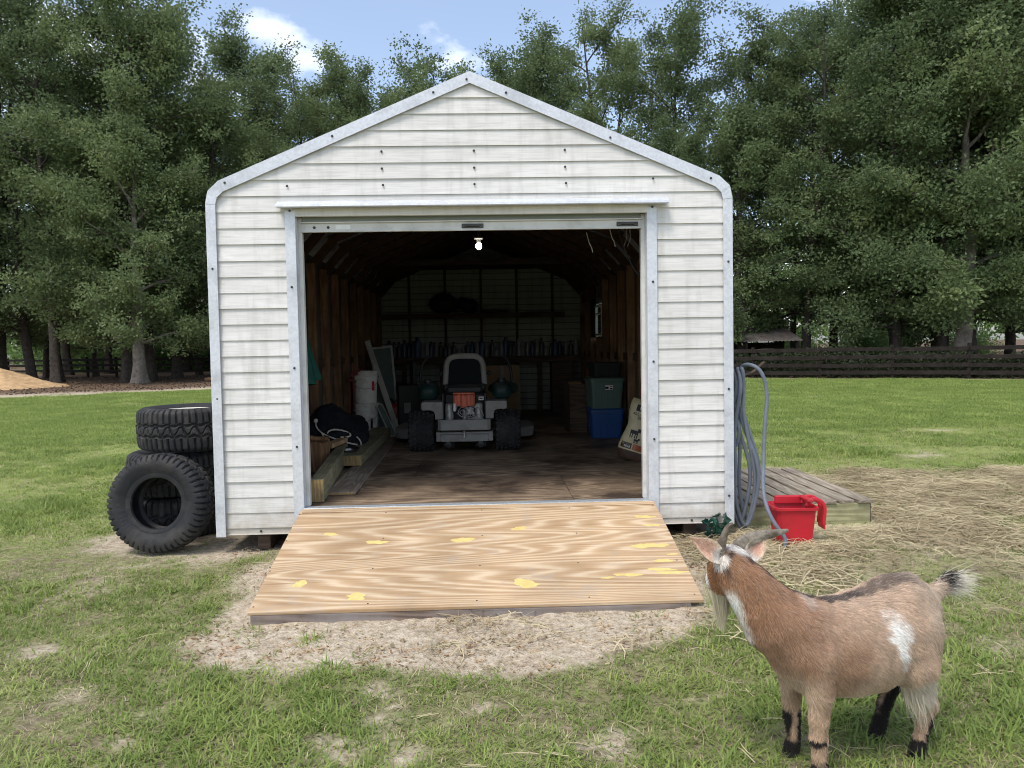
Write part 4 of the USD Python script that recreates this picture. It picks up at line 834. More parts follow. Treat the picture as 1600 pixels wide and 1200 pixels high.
# ---------------------------------------------------------------- tyres
def tyre_mesh(RO=.365, RI=.190, TW=.285, seed=0, lugs=50):
    """tread blocks, shoulder lugs and rounded sidewalls about the z axis"""
    n = 50 * 10; prof = []
    for s in np.linspace(-1, 1, 37): prof.append((RO - .010 * abs(s) ** 3, s * TW * .40, s, 0))            # tread
    side = []
    for q in np.linspace(0, 1, 16):
        a = q * math.pi * .5
        r = RO - .010 - (RO - .010 - RI) * q; z = TW * .40 + (TW * .10) * math.sin(math.pi * min(1, q * 1.25)) ** .8 * (1 - .15 * q) - .018 * q ** 2
        side.append((r, z, 1, q))
    full = [(r, -z, -1, q) for r, z, s, q in side[::-1][:-1]] + prof + side[1:]
    ins = [(RI, TW * .30), (RI - .003, TW * .26), (RI + .02, TW * .22), (RI + .09, TW * .30), (RO - .035, TW * .30), (RO - .025, 0), (RO - .035, -TW * .30), (RI + .09, -TW * .30), (RI + .02, -TW * .22), (RI - .003, -TW * .26), (RI, -TW * .30)]
    P = np.array(full); m = len(P); a = np.arange(n) * 2 * np.pi / n
    A, S = np.meshgrid(a, P[:, 2], indexing='ij'); Q = np.broadcast_to(P[:, 3], A.shape); Rr = np.broadcast_to(P[:, 0], A.shape).copy(); Z = np.broadcast_to(P[:, 1], A.shape).copy()
    u = A * lugs / (2 * np.pi); side_off = np.where(S < 0, .5, 0.)
    def groove(x, w): return smoothstep(w, w * .35, np.abs(((x + .5) % 1) - .5))
    zig = .10 * np.sin(u * 2 * np.pi * .5)
    cen = np.maximum(groove_c := smoothstep(.085, .03, np.abs(np.abs(S + zig * .5) - .32)), 0)
    mid = smoothstep(.07, .02, np.abs(S + .22 * np.sin(u * np.pi))) * .8
    cross = groove(u * .5 + .9 * S * np.sign(np.sin(u * np.pi) + 1e-9) * .25 + S * .5, .11) * (np.abs(S) < .36)
    shoulder = groove(u + side_off + .10 * S, .20) * (np.abs(S) > .40)
    tread = np.clip(np.maximum.reduce([cen, mid, cross, shoulder]), 0, 1) * (Q < 1e-6)
    depth = .017
    Rr = Rr - tread * depth
    lug = groove(u + np.where(S < 0, .5, 0.) + .10 * S, .20) * (Q > 0) * smoothstep(.34, .20, Q); long = (np.floor(u + .5 + np.where(S < 0, .5, 0.)) % 2 == 0)
    lug = lug * np.where(long, 1, smoothstep(.22, .12, Q))
    Rr = Rr - lug * .010 * (1 - Q); Z = Z - np.sign(S) * lug * .009
    rib = smoothstep(.02, .008, np.abs(Q - .42)) + smoothstep(.03, .012, np.abs(Q - .86))
    letters = .35 * (Q > .5) * (Q < .74) * (np.sin(A * 46 + 3 * np.sin(A * 5)) > .2) * (np.sin(A * 2 + seed) > -.1)
    Z = Z + np.sign(S) * (rib * .003 + letters * .0022)
    V = np.stack([Rr * np.cos(A), Rr * np.sin(A), Z], -1)
    I2 = np.array(ins); V2 = np.stack([np.outer(np.cos(a), I2[:, 0]), np.outer(np.sin(a), I2[:, 0]), np.broadcast_to(I2[:, 1], (n, len(ins)))], -1)
    V = np.concatenate([V, V2], 1); M = V.shape[1]
    i, j = np.meshgrid(np.arange(n), np.arange(M), indexing='ij'); i2, j2 = (i + 1) % n, (j + 1) % M
    F = np.stack([i * M + j, i2 * M + j, i2 * M + j2, i * M + j2], -1).reshape(-1, 4)
    return V.reshape(-1, 3), F
tm_ = tyre_mesh()
front = thing('tyre', 'worn black off road tyre standing upright against the stack, open centre facing out', 'tyre', (-2.195, .06, .352), -3, rx=83, scale=.93)
obj('carcass', tm_, 'rubber', front, smooth=40)
SX, SY = -2.185, .575
gz0 = float(ground_z(SX, SY)) - .015
low = thing('tyre', 'bottom tyre of the stack, seen through the upright tyre', 'tyre', (SX - .15, SY + .04, gz0 + .168), 30, scale=(1, 1, 1.13))
obj('carcass', tm_, 'black_rubber', low, smooth=40)
dup(low, (SX - .10, SY + .02, gz0 + .498), 75, 'middle tyre of the stack beside the shed corner', scale=(1, 1, 1.13))
top = thing('tyre', 'top tyre of the stack, mounted on a white wheel rim', 'tyre', (SX, SY - .01, gz0 + .832), 12, scale=(1, 1, 1.13))
obj('carcass', tm_, 'black_rubber', top, smooth=40)
obj('rim', MB().lathe([(.05, .02), (.13, .03), (.165, .06), (.178, .085), (.196, .108), (.205, .114), (.205, .10), (.185, .08), (.182, -.10), (.205, -.128), (.17, -.09), (.16, .0), (.05, .0)], 40, closed=True), 'white_rim', top)

# ---------------------------------------------------------------- hose on its hook
t = thing('garden_hose', 'grey rubber hose hung in long loops from a hook on the shed corner', 'hose')
hp_ = []
def loop(xt, yt, xl, xr, zb, yb, first=False, w=.035, ztop=1.19):
    """down one strand, round the bottom, up the other"""
    return [(xt - w, yt, ztop - .03), (xt - w * 1.6, yt, ztop - .25), (xl, yb - .01, zb + .45), (xl + .01, yb, zb + .16), ((xl + xr) / 2, yb, zb), (xr - .01, yb, zb + .16), (xr, yb - .01, zb + .45), (xt + w * .8, yt, ztop - .25), (xt + w * .7, yt, ztop - .03), (xt + w * .2, yt, ztop + .012)]
P = [(1.812, .20, .55), (1.822, .20, .95), (1.828, .19, 1.12), (1.845, .18, 1.165)]
for a in ((1.855, .20, 1.82, 1.955, .085, .14), (1.885, .17, 1.845, 2.00, .075, .10), (1.905, .13, 1.83, 1.985, .045, .12), (1.925, .20, 1.90, 2.03, .10, .17)): P += loop(*a, w=.017)
P += [(1.99, .08, 1.215), (2.045, .06, 1.12), (2.04, .03, .85), (1.995, -.05, .5), (1.945, -.25, .28), (1.995, -.325, .15), (2.035, -.345, .07), (2.01, -.36, .018), (1.92, -.34, .014), (1.80, -.22, .012)]
obj('hose', MB().tube(spline(P, 520), .0135, 9), 'hose_rubber', t, smooth=70)
t = thing('hose_hook', 'bent wire hook on the shed corner that carries the hose', 'hook', (W + .02, .17, 1.17))
obj('hook', MB().box((.01, 0, 0), (.02, .12, .12), .004).tube(spline([(.0, 0, -.01), (.10, 0, -.015), (.20, 0, .0), (.26, .01, .045), (.30, .02, .075)], 14), .009, 8).tube(spline([(.0, .04, -.01), (.12, .05, -.02), (.25, .05, .02), (.285, .05, .05)], 12), .007, 8), 'dark_wood', t)

# ---------------------------------------------------------------- wooden platform
t = thing('wooden_platform', 'low weathered grey wooden platform of wide planks at the right of the shed', 'platform', (0, 0, .060))
PZ = .045; x0_, x1_ = 1.86, 2.965; y0_, y1_ = .29, 1.78; npl = 8; wpl = (x1_ - x0_) / npl; rp = np.random.default_rng(4)
for k in range(npl):
    obj('plank', box((x0_ + wpl * (k + .5), (y0_ + y1_) / 2 + rp.normal() * .012, .127 + rp.normal() * .0025), (wpl - .022 - rp.random() * .008, y1_ - y0_ + .01, .026), .004, rotm(rp.normal() * .002, rp.normal() * .012, rp.normal() * .003)), 'grey_plank', t)
obj('front_beam', box((x0_ + .545, y0_ + .025, .011), (x1_ - x0_ - .04, .040, .200), .005), 'green_beam', t)
obj('rear_beam', box((x0_ + .545, y1_ - .05, .011), (x1_ - x0_ - .04, .040, .200), .005), 'green_beam', t)
obj('side_beam', box((x1_ - .030, (y0_ + y1_) / 2, .010), (.038, y1_ - y0_ - .20, .196), .005), 'green_beam', t)
obj('corner_post', box((x1_ - .018, y0_ + .078, .010), (.036, .058, .196), .004), 'dark_wood', t)

# ---------------------------------------------------------------- red hook-over feed bucket
t = thing('feed_bucket', 'red plastic hook over feed bucket standing before the wooden platform', 'bucket', (2.145, -.18, .0), -4, scale=(.84, .84, .98))
def rr(w, d, z, r=.04, n=6):
    out = []
    for sx, sy, a0 in ((1, 1, 0), (-1, 1, 90), (-1, -1, 180), (1, -1, 270)):
        for a in np.linspace(a0, a0 + 90, n): out.append((sx * (w / 2 - r) + r * math.cos(math.radians(a)), sy * (d / 2 - r) + r * math.sin(math.radians(a)), z))
    return np.array(out)
def loft(mb, rings, cap=True):
    n = len(rings[0]); V = np.vstack(rings); F = []
    for q in range(len(rings) - 1):
        for i in range(n): F.append((q * n + i, q * n + (i + 1) % n, (q + 1) * n + (i + 1) % n, (q + 1) * n + i))
    F = np.array(F); F = np.vstack([F[:, [0, 1, 2]], F[:, [0, 2, 3]]])
    if cap:
        for q, s in ((0, -1), (len(rings) - 1, 1)):
            c = len(V); V = np.vstack([V, rings[q].mean(0)]); i = np.arange(n); j = (i + 1) % n
            f = np.stack([q * n + i, q * n + j, np.full(n, c)], 1); F = np.vstack([F, f if s > 0 else f[:, ::-1]])
    return mb.add(V, F)
mb = MB(); loft(mb, [rr(.245, .20, 0), rr(.265, .215, .012), rr(.315, .26, .262), rr(.345, .29, .266), rr(.347, .292, .285), rr(.330, .275, .286), rr(.305, .25, .262), rr(.255, .205, .02)], True)
obj('pail', mb, 'red_plastic', t, smooth=40)
hk = MB()
for y in (-.055, .055): hk.tube(spline([(.10, y, .285), (.13, y, .325), (.185, y, .325), (.232, y, .295), (.238, y, .20), (.236, y, .15)], 16), .011, 8, flat=(1, 1.4))
hk.box((.238, 0, .20), (.014, .13, .16), .004); hk.box((.115, 0, .325), (.05, .20, .022), .006); hk.box((.02, .12, .30), (.25, .03, .06), .008)
obj('hanger', hk, 'red_plastic', t)
obj('rim_lip', MB().box((-.174, 0, .272), (.010, .20, .024), .003), 'red_plastic', t)

# ---------------------------------------------------------------- small dark plant by the shed corner
t = thing('leafy_plant', 'small dark green leafy plant at the right foot of the shed', 'plant', (1.66, -.075, -.0))
rq = np.random.default_rng(12); st = MB(); C, D = [], []
for k in range(9):
    a = rq.random() * 6.28; h = rq.uniform(.08, .19); e = np.array([.055 * math.cos(a), .03 * math.sin(a), h]); st.tube([(0, 0, -.02), e * [.4, .4, .6], e], [.004, .003, .002], 5)
    for w in range(6): C.append(e * rq.uniform(.5, 1.05)); D.append((math.cos(a) + rq.normal() * .7, math.sin(a) + rq.normal() * .7, rq.normal() * .4))
obj('stem', st, 'plant_leaf', t); obj('foliage', leaves(rq, np.array(C), np.array(D, float), .055, .022), 'plant_leaf', t, smooth=False)
# a few dark stones and droppings are left to the ground; one wet paper-like limestone chip near the camera
# ---------------------------------------------------------------- riding mower (rear towards the camera); local origin on the floor, y away from the camera
def knobby(RO, RI, TW, seed):
    """garden tractor tyre with rows of staggered knobs, axis along x"""
    mb = MB(); n = 48
    prof = [(RI, -TW * .42), (RI + .03, -TW * .50), (RO - .045, -TW * .50), (RO - .022, -TW * .44), (RO - .016, -TW * .2), (RO - .014, 0), (RO - .016, TW * .2), (RO - .022, TW * .44), (RO - .045, TW * .50), (RI + .03, TW * .50), (RI, TW * .42)]
    R = rotm(0, math.pi / 2, 0); mb.lathe(prof, n, (0, 0, 0), R)
    rk = np.random.default_rng(seed)
    for row, x in enumerate(np.linspace(-.43, .43, 6) * TW):
        for k in range(22):
            a = (k + .5 * (row % 2)) / 22 * 2 * math.pi; Rk = rotm(a)
            mb.box(Rk @ np.array([x, 0, RO - .012 - .010 * abs(x / TW * 2) ** 3]), (TW * .115, .030, .026), .005, Rk @ rotm(0, 0, rk.normal() * .3 + (.5 if row % 2 else -.5)))
    return mb
mw = thing('riding_mower', 'grey and dark green riding mower seen from behind with a red engine cover', 'lawn mower', (-.165, 2.50, FL))
for x in (-.452, .452):
    w = obj('rear_wheel', (lambda m: (m[0] + [x, .235, .216], m[1]))(knobby(.216, .095, .262, int(x > 0)).mesh()), 'rubber', mw, smooth=30)
    obj('hub', MB().lathe([(0, .03), (.05, .035), (.098, .09), (.098, -.09), (.05, -.035), (0, -.03)], 20, (x, .235, .216), rotm(0, math.pi / 2)), 'mower_grey', w)
for x in (-.36, .36):
    w = obj('caster_wheel', MB().lathe([(.03, -.05), (.10, -.055), (.125, -.035), (.13, 0), (.125, .035), (.10, .055), (.03, .05)], 20, (x, 1.78, .13), rotm(0, math.pi / 2)), 'rubber', mw)
    obj('caster_fork', MB().box((x, 1.74, .29), (.13, .05, .02), .004).box((x - .066, 1.76, .20), (.008, .05, .18), .002).box((x + .066, 1.76, .20), (.008, .05, .18), .002), 'mower_grey', w)
bp_ = [(-.262, .16), (-.262, .03), (-.235, .0), (.235, .0), (.262, .03), (.262, .16)]
m = MB()
for (xa, ya), (xb, yb) in zip(bp_[:-1], bp_[1:]):
    L = math.hypot(xb - xa, yb - ya); m.box(((xa + xb) / 2, (ya + yb) / 2, .295), (L + .010, .018, .108), .004, rotm(0, 0, math.atan2(yb - ya, xb - xa)))
obj('rear_bumper', m, 'mower_grey', mw)
obj('tow_hitch', MB().box((0, -.012, .19), (.018, .012, .055), .003).ball((0, -.016, .225), .012, 1), 'engine_metal', mw)
obj('rear_frame', MB().box((0, .06, .155), (.50, .03, .075), .006).box((-.27, .20, .17), (.05, .30, .10), .008).box((.27, .20, .17), (.05, .30, .10), .008).box((0, .14, .205), (.52, .16, .02), .004), 'mower_grey', mw)
for x in (-.17, .17): obj('drive_unit', MB().box((x, .22, .085), (.13, .14, .085), .015).lathe([(0, .05), (.035, .045), (.04, 0), (.03, -.05)], 12, (x, .10, .085), rotm(math.pi / 2)).ball((x * .72, .10, .075), .014, 1), 'mower_dark', mw)
for s in (-1, 1):   # L shaped fenders
    f = MB(); f.prism([(s * .225, .345), (s * .225, .525), (s * .430, .525), (s * .445, .512), (s * .445, .455), (s * .430, .442), (s * .345, .442), (s * .315, .425), (s * .305, .395), (s * .305, .345)], .13, .16)
    f.box((s * .34, .33, .517), (.21, .36, .018), .005)
    obj('fender', f, 'mower_grey', mw)
obj('engine_bay', MB().box((0, .50, .44), (.44, .30, .32), .02).box((-.222, .32, .46), (.02, .36, .30), .004).box((.222, .32, .46), (.02, .36, .30), .004), 'mower_dark', mw)
m = MB(); m.box((0, .20, .545), (.225, .14, .135), .018); m.box((0, .135, .535), (.085, .05, .15), .022); m.box((-.085, .138, .54), (.045, .03, .11), .012); m.box((.085, .138, .54), (.045, .03, .11), .012); m.box((0, .14, .612), (.226, .09, .014), .004)
obj('engine_cover', m, 'engine_red', mw)
for x in (-.158, .150): obj('muffler', MB().lathe([(0, .10), (.030, .10), (.042, .085), (.044, -.085), (.03, -.10), (0, -.10)], 18, (x, .18, .405)), 'engine_metal', mw)
m = MB(); r5 = np.random.default_rng(6)
m.box((.055, .15, .425), (.075, .06, .075), .010); m.lathe([(0, .07), (.018, .065), (.022, -.07), (0, -.07)], 12, (.0, .13, .37)); m.ball((.0, .11, .41), .016, 1); m.ball((0, .11, .37), .014, 1); m.box((-.02, .16, .315), (.16, .08, .025), .006)
for k in range(12): m.box((r5.uniform(-.12, .13), r5.uniform(.12, .2), r5.uniform(.34, .48)), r5.uniform(.012, .035, 3), .003, rotm(*r5.normal(size=3) * .4))
for k in range(5): m.tube(spline([(r5.uniform(-.15, .15), .15, .48), (r5.uniform(-.1, .2), .11, .42), (r5.uniform(.0, .21), .14, .34)], 10), .004, 6)
m.tube(spline([(.13, .13, .47), (.17, .11, .44), (.20, .12, .37)], 10), .005, 6)
obj('carburettor', m, 'engine_metal', mw)
obj('fuel_filter', MB().lathe([(0, .05), (.014, .045), (.016, -.03), (0, -.04)], 10, (-.10, .12, .46)), 'white_plastic', mw)
pl = obj('plate', box((.178, .338 - .0, .555), (.052, .004, .036), .001), 'sticker', mw)
place(pl, (0, -.20, 0)); obj('mark', box((.178, .1355 + .20, .556), (.036, .0015, .014), 0), 'ink', pl)
obj('seat_pan', MB().box((0, .62, .66), (.46, .44, .06), .02).box((0, .42, .635), (.40, .10, .10), .03), 'mower_dark', mw)
# seat: arched grey shell round a dark back
k = np.linspace(0, math.pi, 19); arch = [(-.222 , .70)] + [(-.205 * math.copysign(abs(math.cos(q)) ** .55, math.cos(q)), .80 + .195 * abs(math.sin(q)) ** .62) for q in k] + [(.222, .70)]
arch = [(-.216, .685)] + [(-x if False else x, z) for x, z in [(-.205 * math.copysign(abs(math.cos(q)) ** .5, math.cos(q)), .83 + .165 * abs(math.sin(q)) ** .7) for q in k]] + [(.216, .685)]
obj('seat_shell', MB().tube([(x, .60 + .06 * (z - .68), z) for x, z in arch], .021, 10, flat=(1, 1.5)).box((0, .64, .975), (.25, .05, .045), .018), 'mower_grey', mw, smooth=50)
inner = Polygon([(x * .93, z - .012) for x, z in arch])
m = MB(); m.prism(list(inner.exterior.coords)[:-1], .615, .72); obj('seat_back', m, 'vinyl', mw)
obj('seat_cushion', box((0, .90, .735), (.44, .46, .11), .035), 'vinyl', mw)
for s in (-1, 1):
    obj('armrest', MB().box((s * .262, .78, .80), (.055, .28, .045), .018).tube([(s * .23, .66, .80), (s * .262, .68, .80)], .016, 8), 'mower_dark', mw)
    lv = [(s * .50, 1.02, .60), (s * .525, 1.04, .70), (s * .515, 1.06, .86), (s * .47, 1.08, .95), (s * .42, 1.09, .985)]
    obj('control_lever', MB().tube(spline(lv, 20), .0165, 9), 'mower_dark', mw, smooth=60)
    tk = MB(); loft(tk, [rr(.15, .42, 0, .05) + [s * .40, .62, .53], rr(.20, .50, 0, .07) + [s * .40, .62, .57], rr(.205, .50, 0, .07) + [s * .40, .62, .64], rr(.15, .42, 0, .06) + [s * .39, .62, .695], rr(.06, .30, 0, .02) + [s * .39, .62, .71]])
    tank = obj('fuel_tank', tk, 'mower_green', mw, smooth=50)
    obj('tank_cap', MB().lathe([(0, .035), (.04, .033), (.045, .02), (.045, -.01), (0, -.01)], 18, (s * .40, .50, .715)), 'mower_dark', tank)
dk = MB(); loft(dk, [rr(1.62, .80, 0, .20) + [-.03, 1.36, .045], rr(1.64, .82, 0, .22) + [-.03, 1.36, .15], rr(1.58, .76, 0, .20) + [-.03, 1.36, .165]])
obj('cutting_deck', dk, 'mower_grey', mw, smooth=30)
obj('footplate', box((0, 1.35, .32), (.62, .70, .03), .008), 'mower_dark', mw)
m = MB().box((0, .95, .40), (.48, .7, .22), .02); obj('body_pan', m, 'mower_dark', mw)
t = thing('dark_bundle', 'dark green cloth bundle lying on the right fender of the mower', 'bundle', (.26, 3.28, FL + .62))
b = trimesh.creation.icosphere(3); v = b.vertices * [.17, .13, .085]; v = v * (1 + .35 * (meshkit.fbm(v * 11 + 5, 3, 3) - .5))[:, None]; obj('cloth', (v, b.faces), 'mower_green', t, smooth=60)

# ---------------------------------------------------------------- timbers by the left jamb
def timber(name, label, p0, p1, w, h, m, roll=0., endm='end_grain'):
    p0, p1 = np.array(p0, float), np.array(p1, float); d = p1 - p0; L = np.linalg.norm(d); az = math.atan2(d[0], d[1])
    t = thing(name, label, 'timber', p0, -math.degrees(az)); obj('beam', box((0, L / 2 + .0005, h / 2), (w, L - .003, h), .004), m, t); obj('cut_end', box((0, .0008, h / 2), (w - .006, .004, h - .006), .001), endm, t)
    return t
timber('timber_post', 'yellowish treated post lying along the left wall, its cut end at the doorway', (-1.150, .17, FL + .002), (-1.44, 3.1, FL + .002), .095, .165, 'treated_wood')
timber('timber_post', 'greenish thick timber lying on a board in front of the buckets', (-1.195, 1.64, FL + .03), (-1.225, 4.05, FL + .03), .235, .095, 'treated_wood')
timber('floor_board', 'grey flat board under the thick greenish timber', (-1.03, .42, FL + .001), (-1.12, 3.9, FL + .001), .22, .022, 'grey_plank')
timber('timber_offcut', 'short raw lumber offcut leaning on the black bag', (-1.40, 1.75, FL + .18), (-1.30, 2.55, FL + .19), .09, .045, 'raw_lumber')
t = thing('power_plug', 'white plug on a coiled black cable on the greenish timber', 'plug', (-1.235, 1.86, FL + .128), 20)
obj('plug_body', MB().box((0, 0, .018), (.055, .04, .03), .008), 'white_plastic', t)
obj('cable', MB().tube(spline([(.02, 0, .015), (.09, .05, .012), (.06, .14, .02), (-.04, .15, .012), (-.08, .05, .02), (-.02, -.05, .012), (.07, -.03, .025), (.10, .08, .03), (.02, .16, .02), (-.10, .10, .012)], 60), .009, 7), 'mower_dark', t, smooth=60)
t = thing('wooden_crate', 'small open brown wooden crate behind the left jamb', 'crate', (-1.50, 1.60, FL + .004), -6)
obj('front_panel', box((0, -.12, .135), (.23, .018, .27), .003), 'brown_board', t); obj('rear_panel', box((0, .12, .135), (.23, .018, .27), .003), 'brown_board', t)
for s in (-1, 1): obj('side_panel', box((s * .106, 0, .13), (.016, .22, .25), .003), 'brown_board', t)
obj('base_panel', box((0, 0, .012), (.19, .22, .02), .002), 'brown_board', t)
t = thing('driftwood_piece', 'crooked brown branch piece lying on the wooden crate', 'branch', (-1.50, 1.56, FL + .285))
obj('stick', MB().tube(spline([(-.10, 0, .05), (-.05, 0, .03), (.02, .01, .015), (.14, .0, .012)], 14), [.022] * 7 + [.018] * 7, 8), 'brown_board', t, smooth=60)
# ---------------------------------------------------------------- black bag tied with rope
t = thing('tarp_bundle', 'lumpy black tarpaulin bundle tied with pale rope inside the doorway', 'bundle', (-1.49, 2.62, FL))
b = trimesh.creation.icosphere(5); v = b.vertices.copy()
v = np.sign(v) * np.abs(v) ** .85 * [.31, .46, .30]
fold = meshkit.fbm(v * [9, 9, 6] + 3, 4, 8) - .5 + .6 * np.abs(meshkit.fbm(v * [14, 14, 10] + 9, 3, 5) - .5)
v = v * (1 + .34 * fold)[:, None]; pk = smoothstep(.30, .0, np.hypot(v[:, 0] + .06, v[:, 1] + .16)) * (v[:, 2] > 0); v[:, 2] += pk * .15; v[:, 2] = np.maximum(v[:, 2] + .27, .004); v[:, 0] = np.clip(v[:, 0], -.275, .40)
v[:, 2] *= .74; kt = cKDTree(v)
obj('sheet', (v, b.faces), 'black_cloth', t, smooth=80)
def over(pts, up=.012):
    out = []
    for p in pts:
        p = np.array(p, float) * [1, 1, .70]; q = kt.query(p)[1]; n = v[q] - [0, 0, .15]; n /= np.linalg.norm(n); out.append(v[q] + n * up)
    return out
rope = MB()
for path in ([(-.11, -.30, .48), (-.06, -.42, .38), (.04, -.44, .33), (.15, -.42, .27), (.26, -.30, .20)], [(-.06, -.42, .38), (-.02, -.45, .26), (-.06, -.46, .16)], [(.0, -.44, .36), (.10, -.38, .40), (.20, -.36, .36), (.12, -.42, .31)], [(.26, -.28, .30), (.30, -.24, .18), (.30, -.26, .06)]):
    rope.tube(spline(over(path), 24), .0075, 7)
rope.ball(over([(-.11, -.30, .48)])[0], .022, 2)
obj('rope', rope, 'rope', t, smooth=60)
# ---------------------------------------------------------------- buckets
def pail(label, loc, inner_stick):
    t = thing('plastic_pail', label, 'pail', loc, 12, scale=(1, 1, 1.06))
    obj('shell', MB().lathe([(0, 0), (.128, 0), (.132, .006), (.145, .285), (.156, .287), (.156, .300), (.147, .302), (.147, .318), (.156, .320), (.156, .334), (.150, .336), (.150, .360), (.158, .362), (.158, .378), (.146, .380), (.140, .36), (.126, .012), (0, .010)], 44), 'white_plastic', t)
    obj('handle', MB().tube(spline([(-.158, 0, .31), (-.14, -.09, .22), (-.05, -.155, .175), (.06, -.155, .185), (.14, -.085, .25), (.158, 0, .31)], 30), .0032, 7).lathe([(0, .01), (.014, .01), (.014, -.008), (0, -.008)], 10, (.158, -.0, .31), rotm(0, math.pi / 2)), 'wire', t, smooth=60)
    st = obj('sticker', MB().lathe([(.1405 + .006, .09), (.1405 + .009, .23)], 40).mesh() if False else curved(.139, .146, .07, .22, -.55, .05), 'sticker', t, smooth=60)
    return t, st
def curved(r0, r1, z0, z1, a0, a1, n=8):
    V, F = [], []
    for k, a in enumerate(np.linspace(a0, a1, n)):
        for r, z in ((r0, z0), (r1, z1)): V.append(((r + .0015) * math.sin(a), -(r + .0015) * math.cos(a), z))
    for k in range(n - 1): F.append((2 * k, 2 * k + 2, 2 * k + 3, 2 * k + 1))
    return np.array(V), np.array(F)
t1, s1 = pail('lower white plastic pail of the stacked pair', (-1.468, 4.42, FL + .003), 0)
obj('print', curved(.1355, .1425, .05, .20, .30, .52), 'ink', t1, smooth=60)
t2, s2 = pail('upper white plastic pail stacked on another, red mark on its side', (-1.466, 4.415, FL + .408), 1)
obj('mark', curved(.1420, .1448, .15, .26, .50, .78), 'sticker_red', t2, smooth=60)
t = thing('bar_clamp', 'maroon bar clamp hanging over the upper white pail', 'clamp', (-1.60, 4.27, FL))
obj('bar', MB().box((.015, -.02, .62), (.020, .008, .56), .002).box((-.05, .0, .52), (.014, .010, .50), .002), 'strap', t)
obj('jaw', MB().box((.02, -.03, .78), (.09, .035, .05), .008, rotm(0, -.5)).box((-.01, -.03, .70), (.11, .03, .035), .008, rotm(0, .3)).lathe([(0, .07), (.016, .06), (.018, -.05), (0, -.06)], 10, (.045, -.05, .81), rotm(0, 1.2)), 'strap', t)
# red fuel can, frames and leaning boards
t = thing('fuel_can', 'red plastic fuel can standing beside the white pails', 'fuel can', (-1.20, 5.25, FL + .003), 8)
m = MB(); loft(m, [rr(.21, .20, 0, .05), rr(.22, .21, .02, .06), rr(.22, .21, .25, .06), rr(.17, .16, .315, .05), rr(.06, .06, .335, .02)])
obj('can_body', m, 'gas_red', t, smooth=50)
obj('spout', MB().tube(spline([(-.02, 0, .33), (-.04, 0, .37), (-.09, 0, .395), (-.13, 0, .39)], 12), .018, 9).lathe([(.028, .0), (.03, .03), (0, .034)], 12, (-.02, 0, .33)), 'mower_dark', t)
obj('can_handle', MB().tube(spline([(.08, 0, .30), (.07, 0, .365), (.03, 0, .375), (.01, 0, .345)], 12), .012, 8), 'gas_red', t)
def leaning(name, label, cat, a, b, w, parts):
    """a thing whose length runs from a (floor) to b (top); parts(t, L) builds it in x across, z along"""
    a, b = np.array(a, float), np.array(b, float); d = b - a; L = np.linalg.norm(d); u, s, d = frame_to(d)
    x = np.array([1., 0, 0]); x = x - d * (x @ d); x /= np.linalg.norm(x); y = np.cross(d, x)
    t = UsdGeom.Xform.Define(stage, '/World/' + numbered('/World', name)).GetPrim()
    UsdGeom.Xformable(t).AddTransformOp().Set(Gf.Matrix4d(*x, 0, *y, 0, *d, 0, *a, 1)); tag(t, label, cat); parts(t, L); return t
leaning('leaning_plank', 'long pale painted plank leaning on the left wall behind the pails', 'plank', (-1.12, 4.75, FL), (-1.58, 5.35, 1.50), .07, lambda t, L: obj('plank_body', box((0, 0, L / 2), (.075, .022, L), .003), 'pale_paint', t))
def frame_parts(t, L):
    for x in (-.14, .14): obj('frame_bar', box((x, 0, L / 2), (.03, .025, L), .004), 'pale_paint', t)
    obj('frame_bar', box((0, 0, L - .015), (.25, .024, .03), .004), 'pale_paint', t); obj('frame_bar', box((0, 0, .015), (.25, .024, .03), .004), 'pale_paint', t)
    obj('pane', box((0, .004, L / 2), (.25, .004, L - .06), 0), 'mirror_pane', t)
leaning('window_sash', 'old glazed window sash leaning behind the white pails', 'window sash', (-1.28, 5.1, FL), (-1.42, 5.6, 1.42), .3, frame_parts)
def mirror_parts(t, L):
    n = 14; rim = [(-.036, .03)] + [(-.036, L - .04)] + [(.036 * -math.cos(a), L - .04 + .036 * math.sin(a)) for a in np.linspace(0, math.pi, n)][1:-1] + [(.036, L - .04), (.036, .03)] + [(.036 * math.cos(a), .03 - .03 * math.sin(a)) for a in np.linspace(0, math.pi, n)][1:-1]
    rim.append(rim[0]); obj('rim', MB().tube([(x, -.006, z) for x, z in rim], .008, 7, cap=False), 'pale_paint', t, smooth=60)
    obj('pane', box((0, 0, L / 2), (.066, .006, L - .05), .001), 'mirror_pane', t)
leaning('narrow_mirror', 'narrow dark strip with a rounded white rim leaning on the pails', 'mirror', (-1.07, 3.98, FL + .02), (-1.28, 4.22, FL + .40), .08, mirror_parts)
# green cloth hung on the left wall
t = thing('hanging_tarp', 'dark teal green cloth hanging from the left wall studs', 'cloth', (0, 0, 0))
nu, nv = 26, 22; V, F = [], []
for i_ in range(nu):
    for j_ in range(nv):
        u, w = i_ / (nu - 1), j_ / (nv - 1); wd = .12 + .36 * w ** .8
        V.append((-1.655 + .16 * w ** 1.2 * (.5 + .5 * math.sin(u * 13 + w * 2)) * .8 + .04 * math.sin(u * 31), 1.72 + (u - .35) * wd * 1.5, 1.86 - w * (.80 - .14 * abs(u - .55))))
for i_ in range(nu - 1):
    for j_ in range(nv - 1): a = i_ * nv + j_; F.append((a, a + nv, a + nv + 1, a + 1))
obj('cloth', (np.array(V), np.array(F)), 'green_tarp', t, smooth=70)
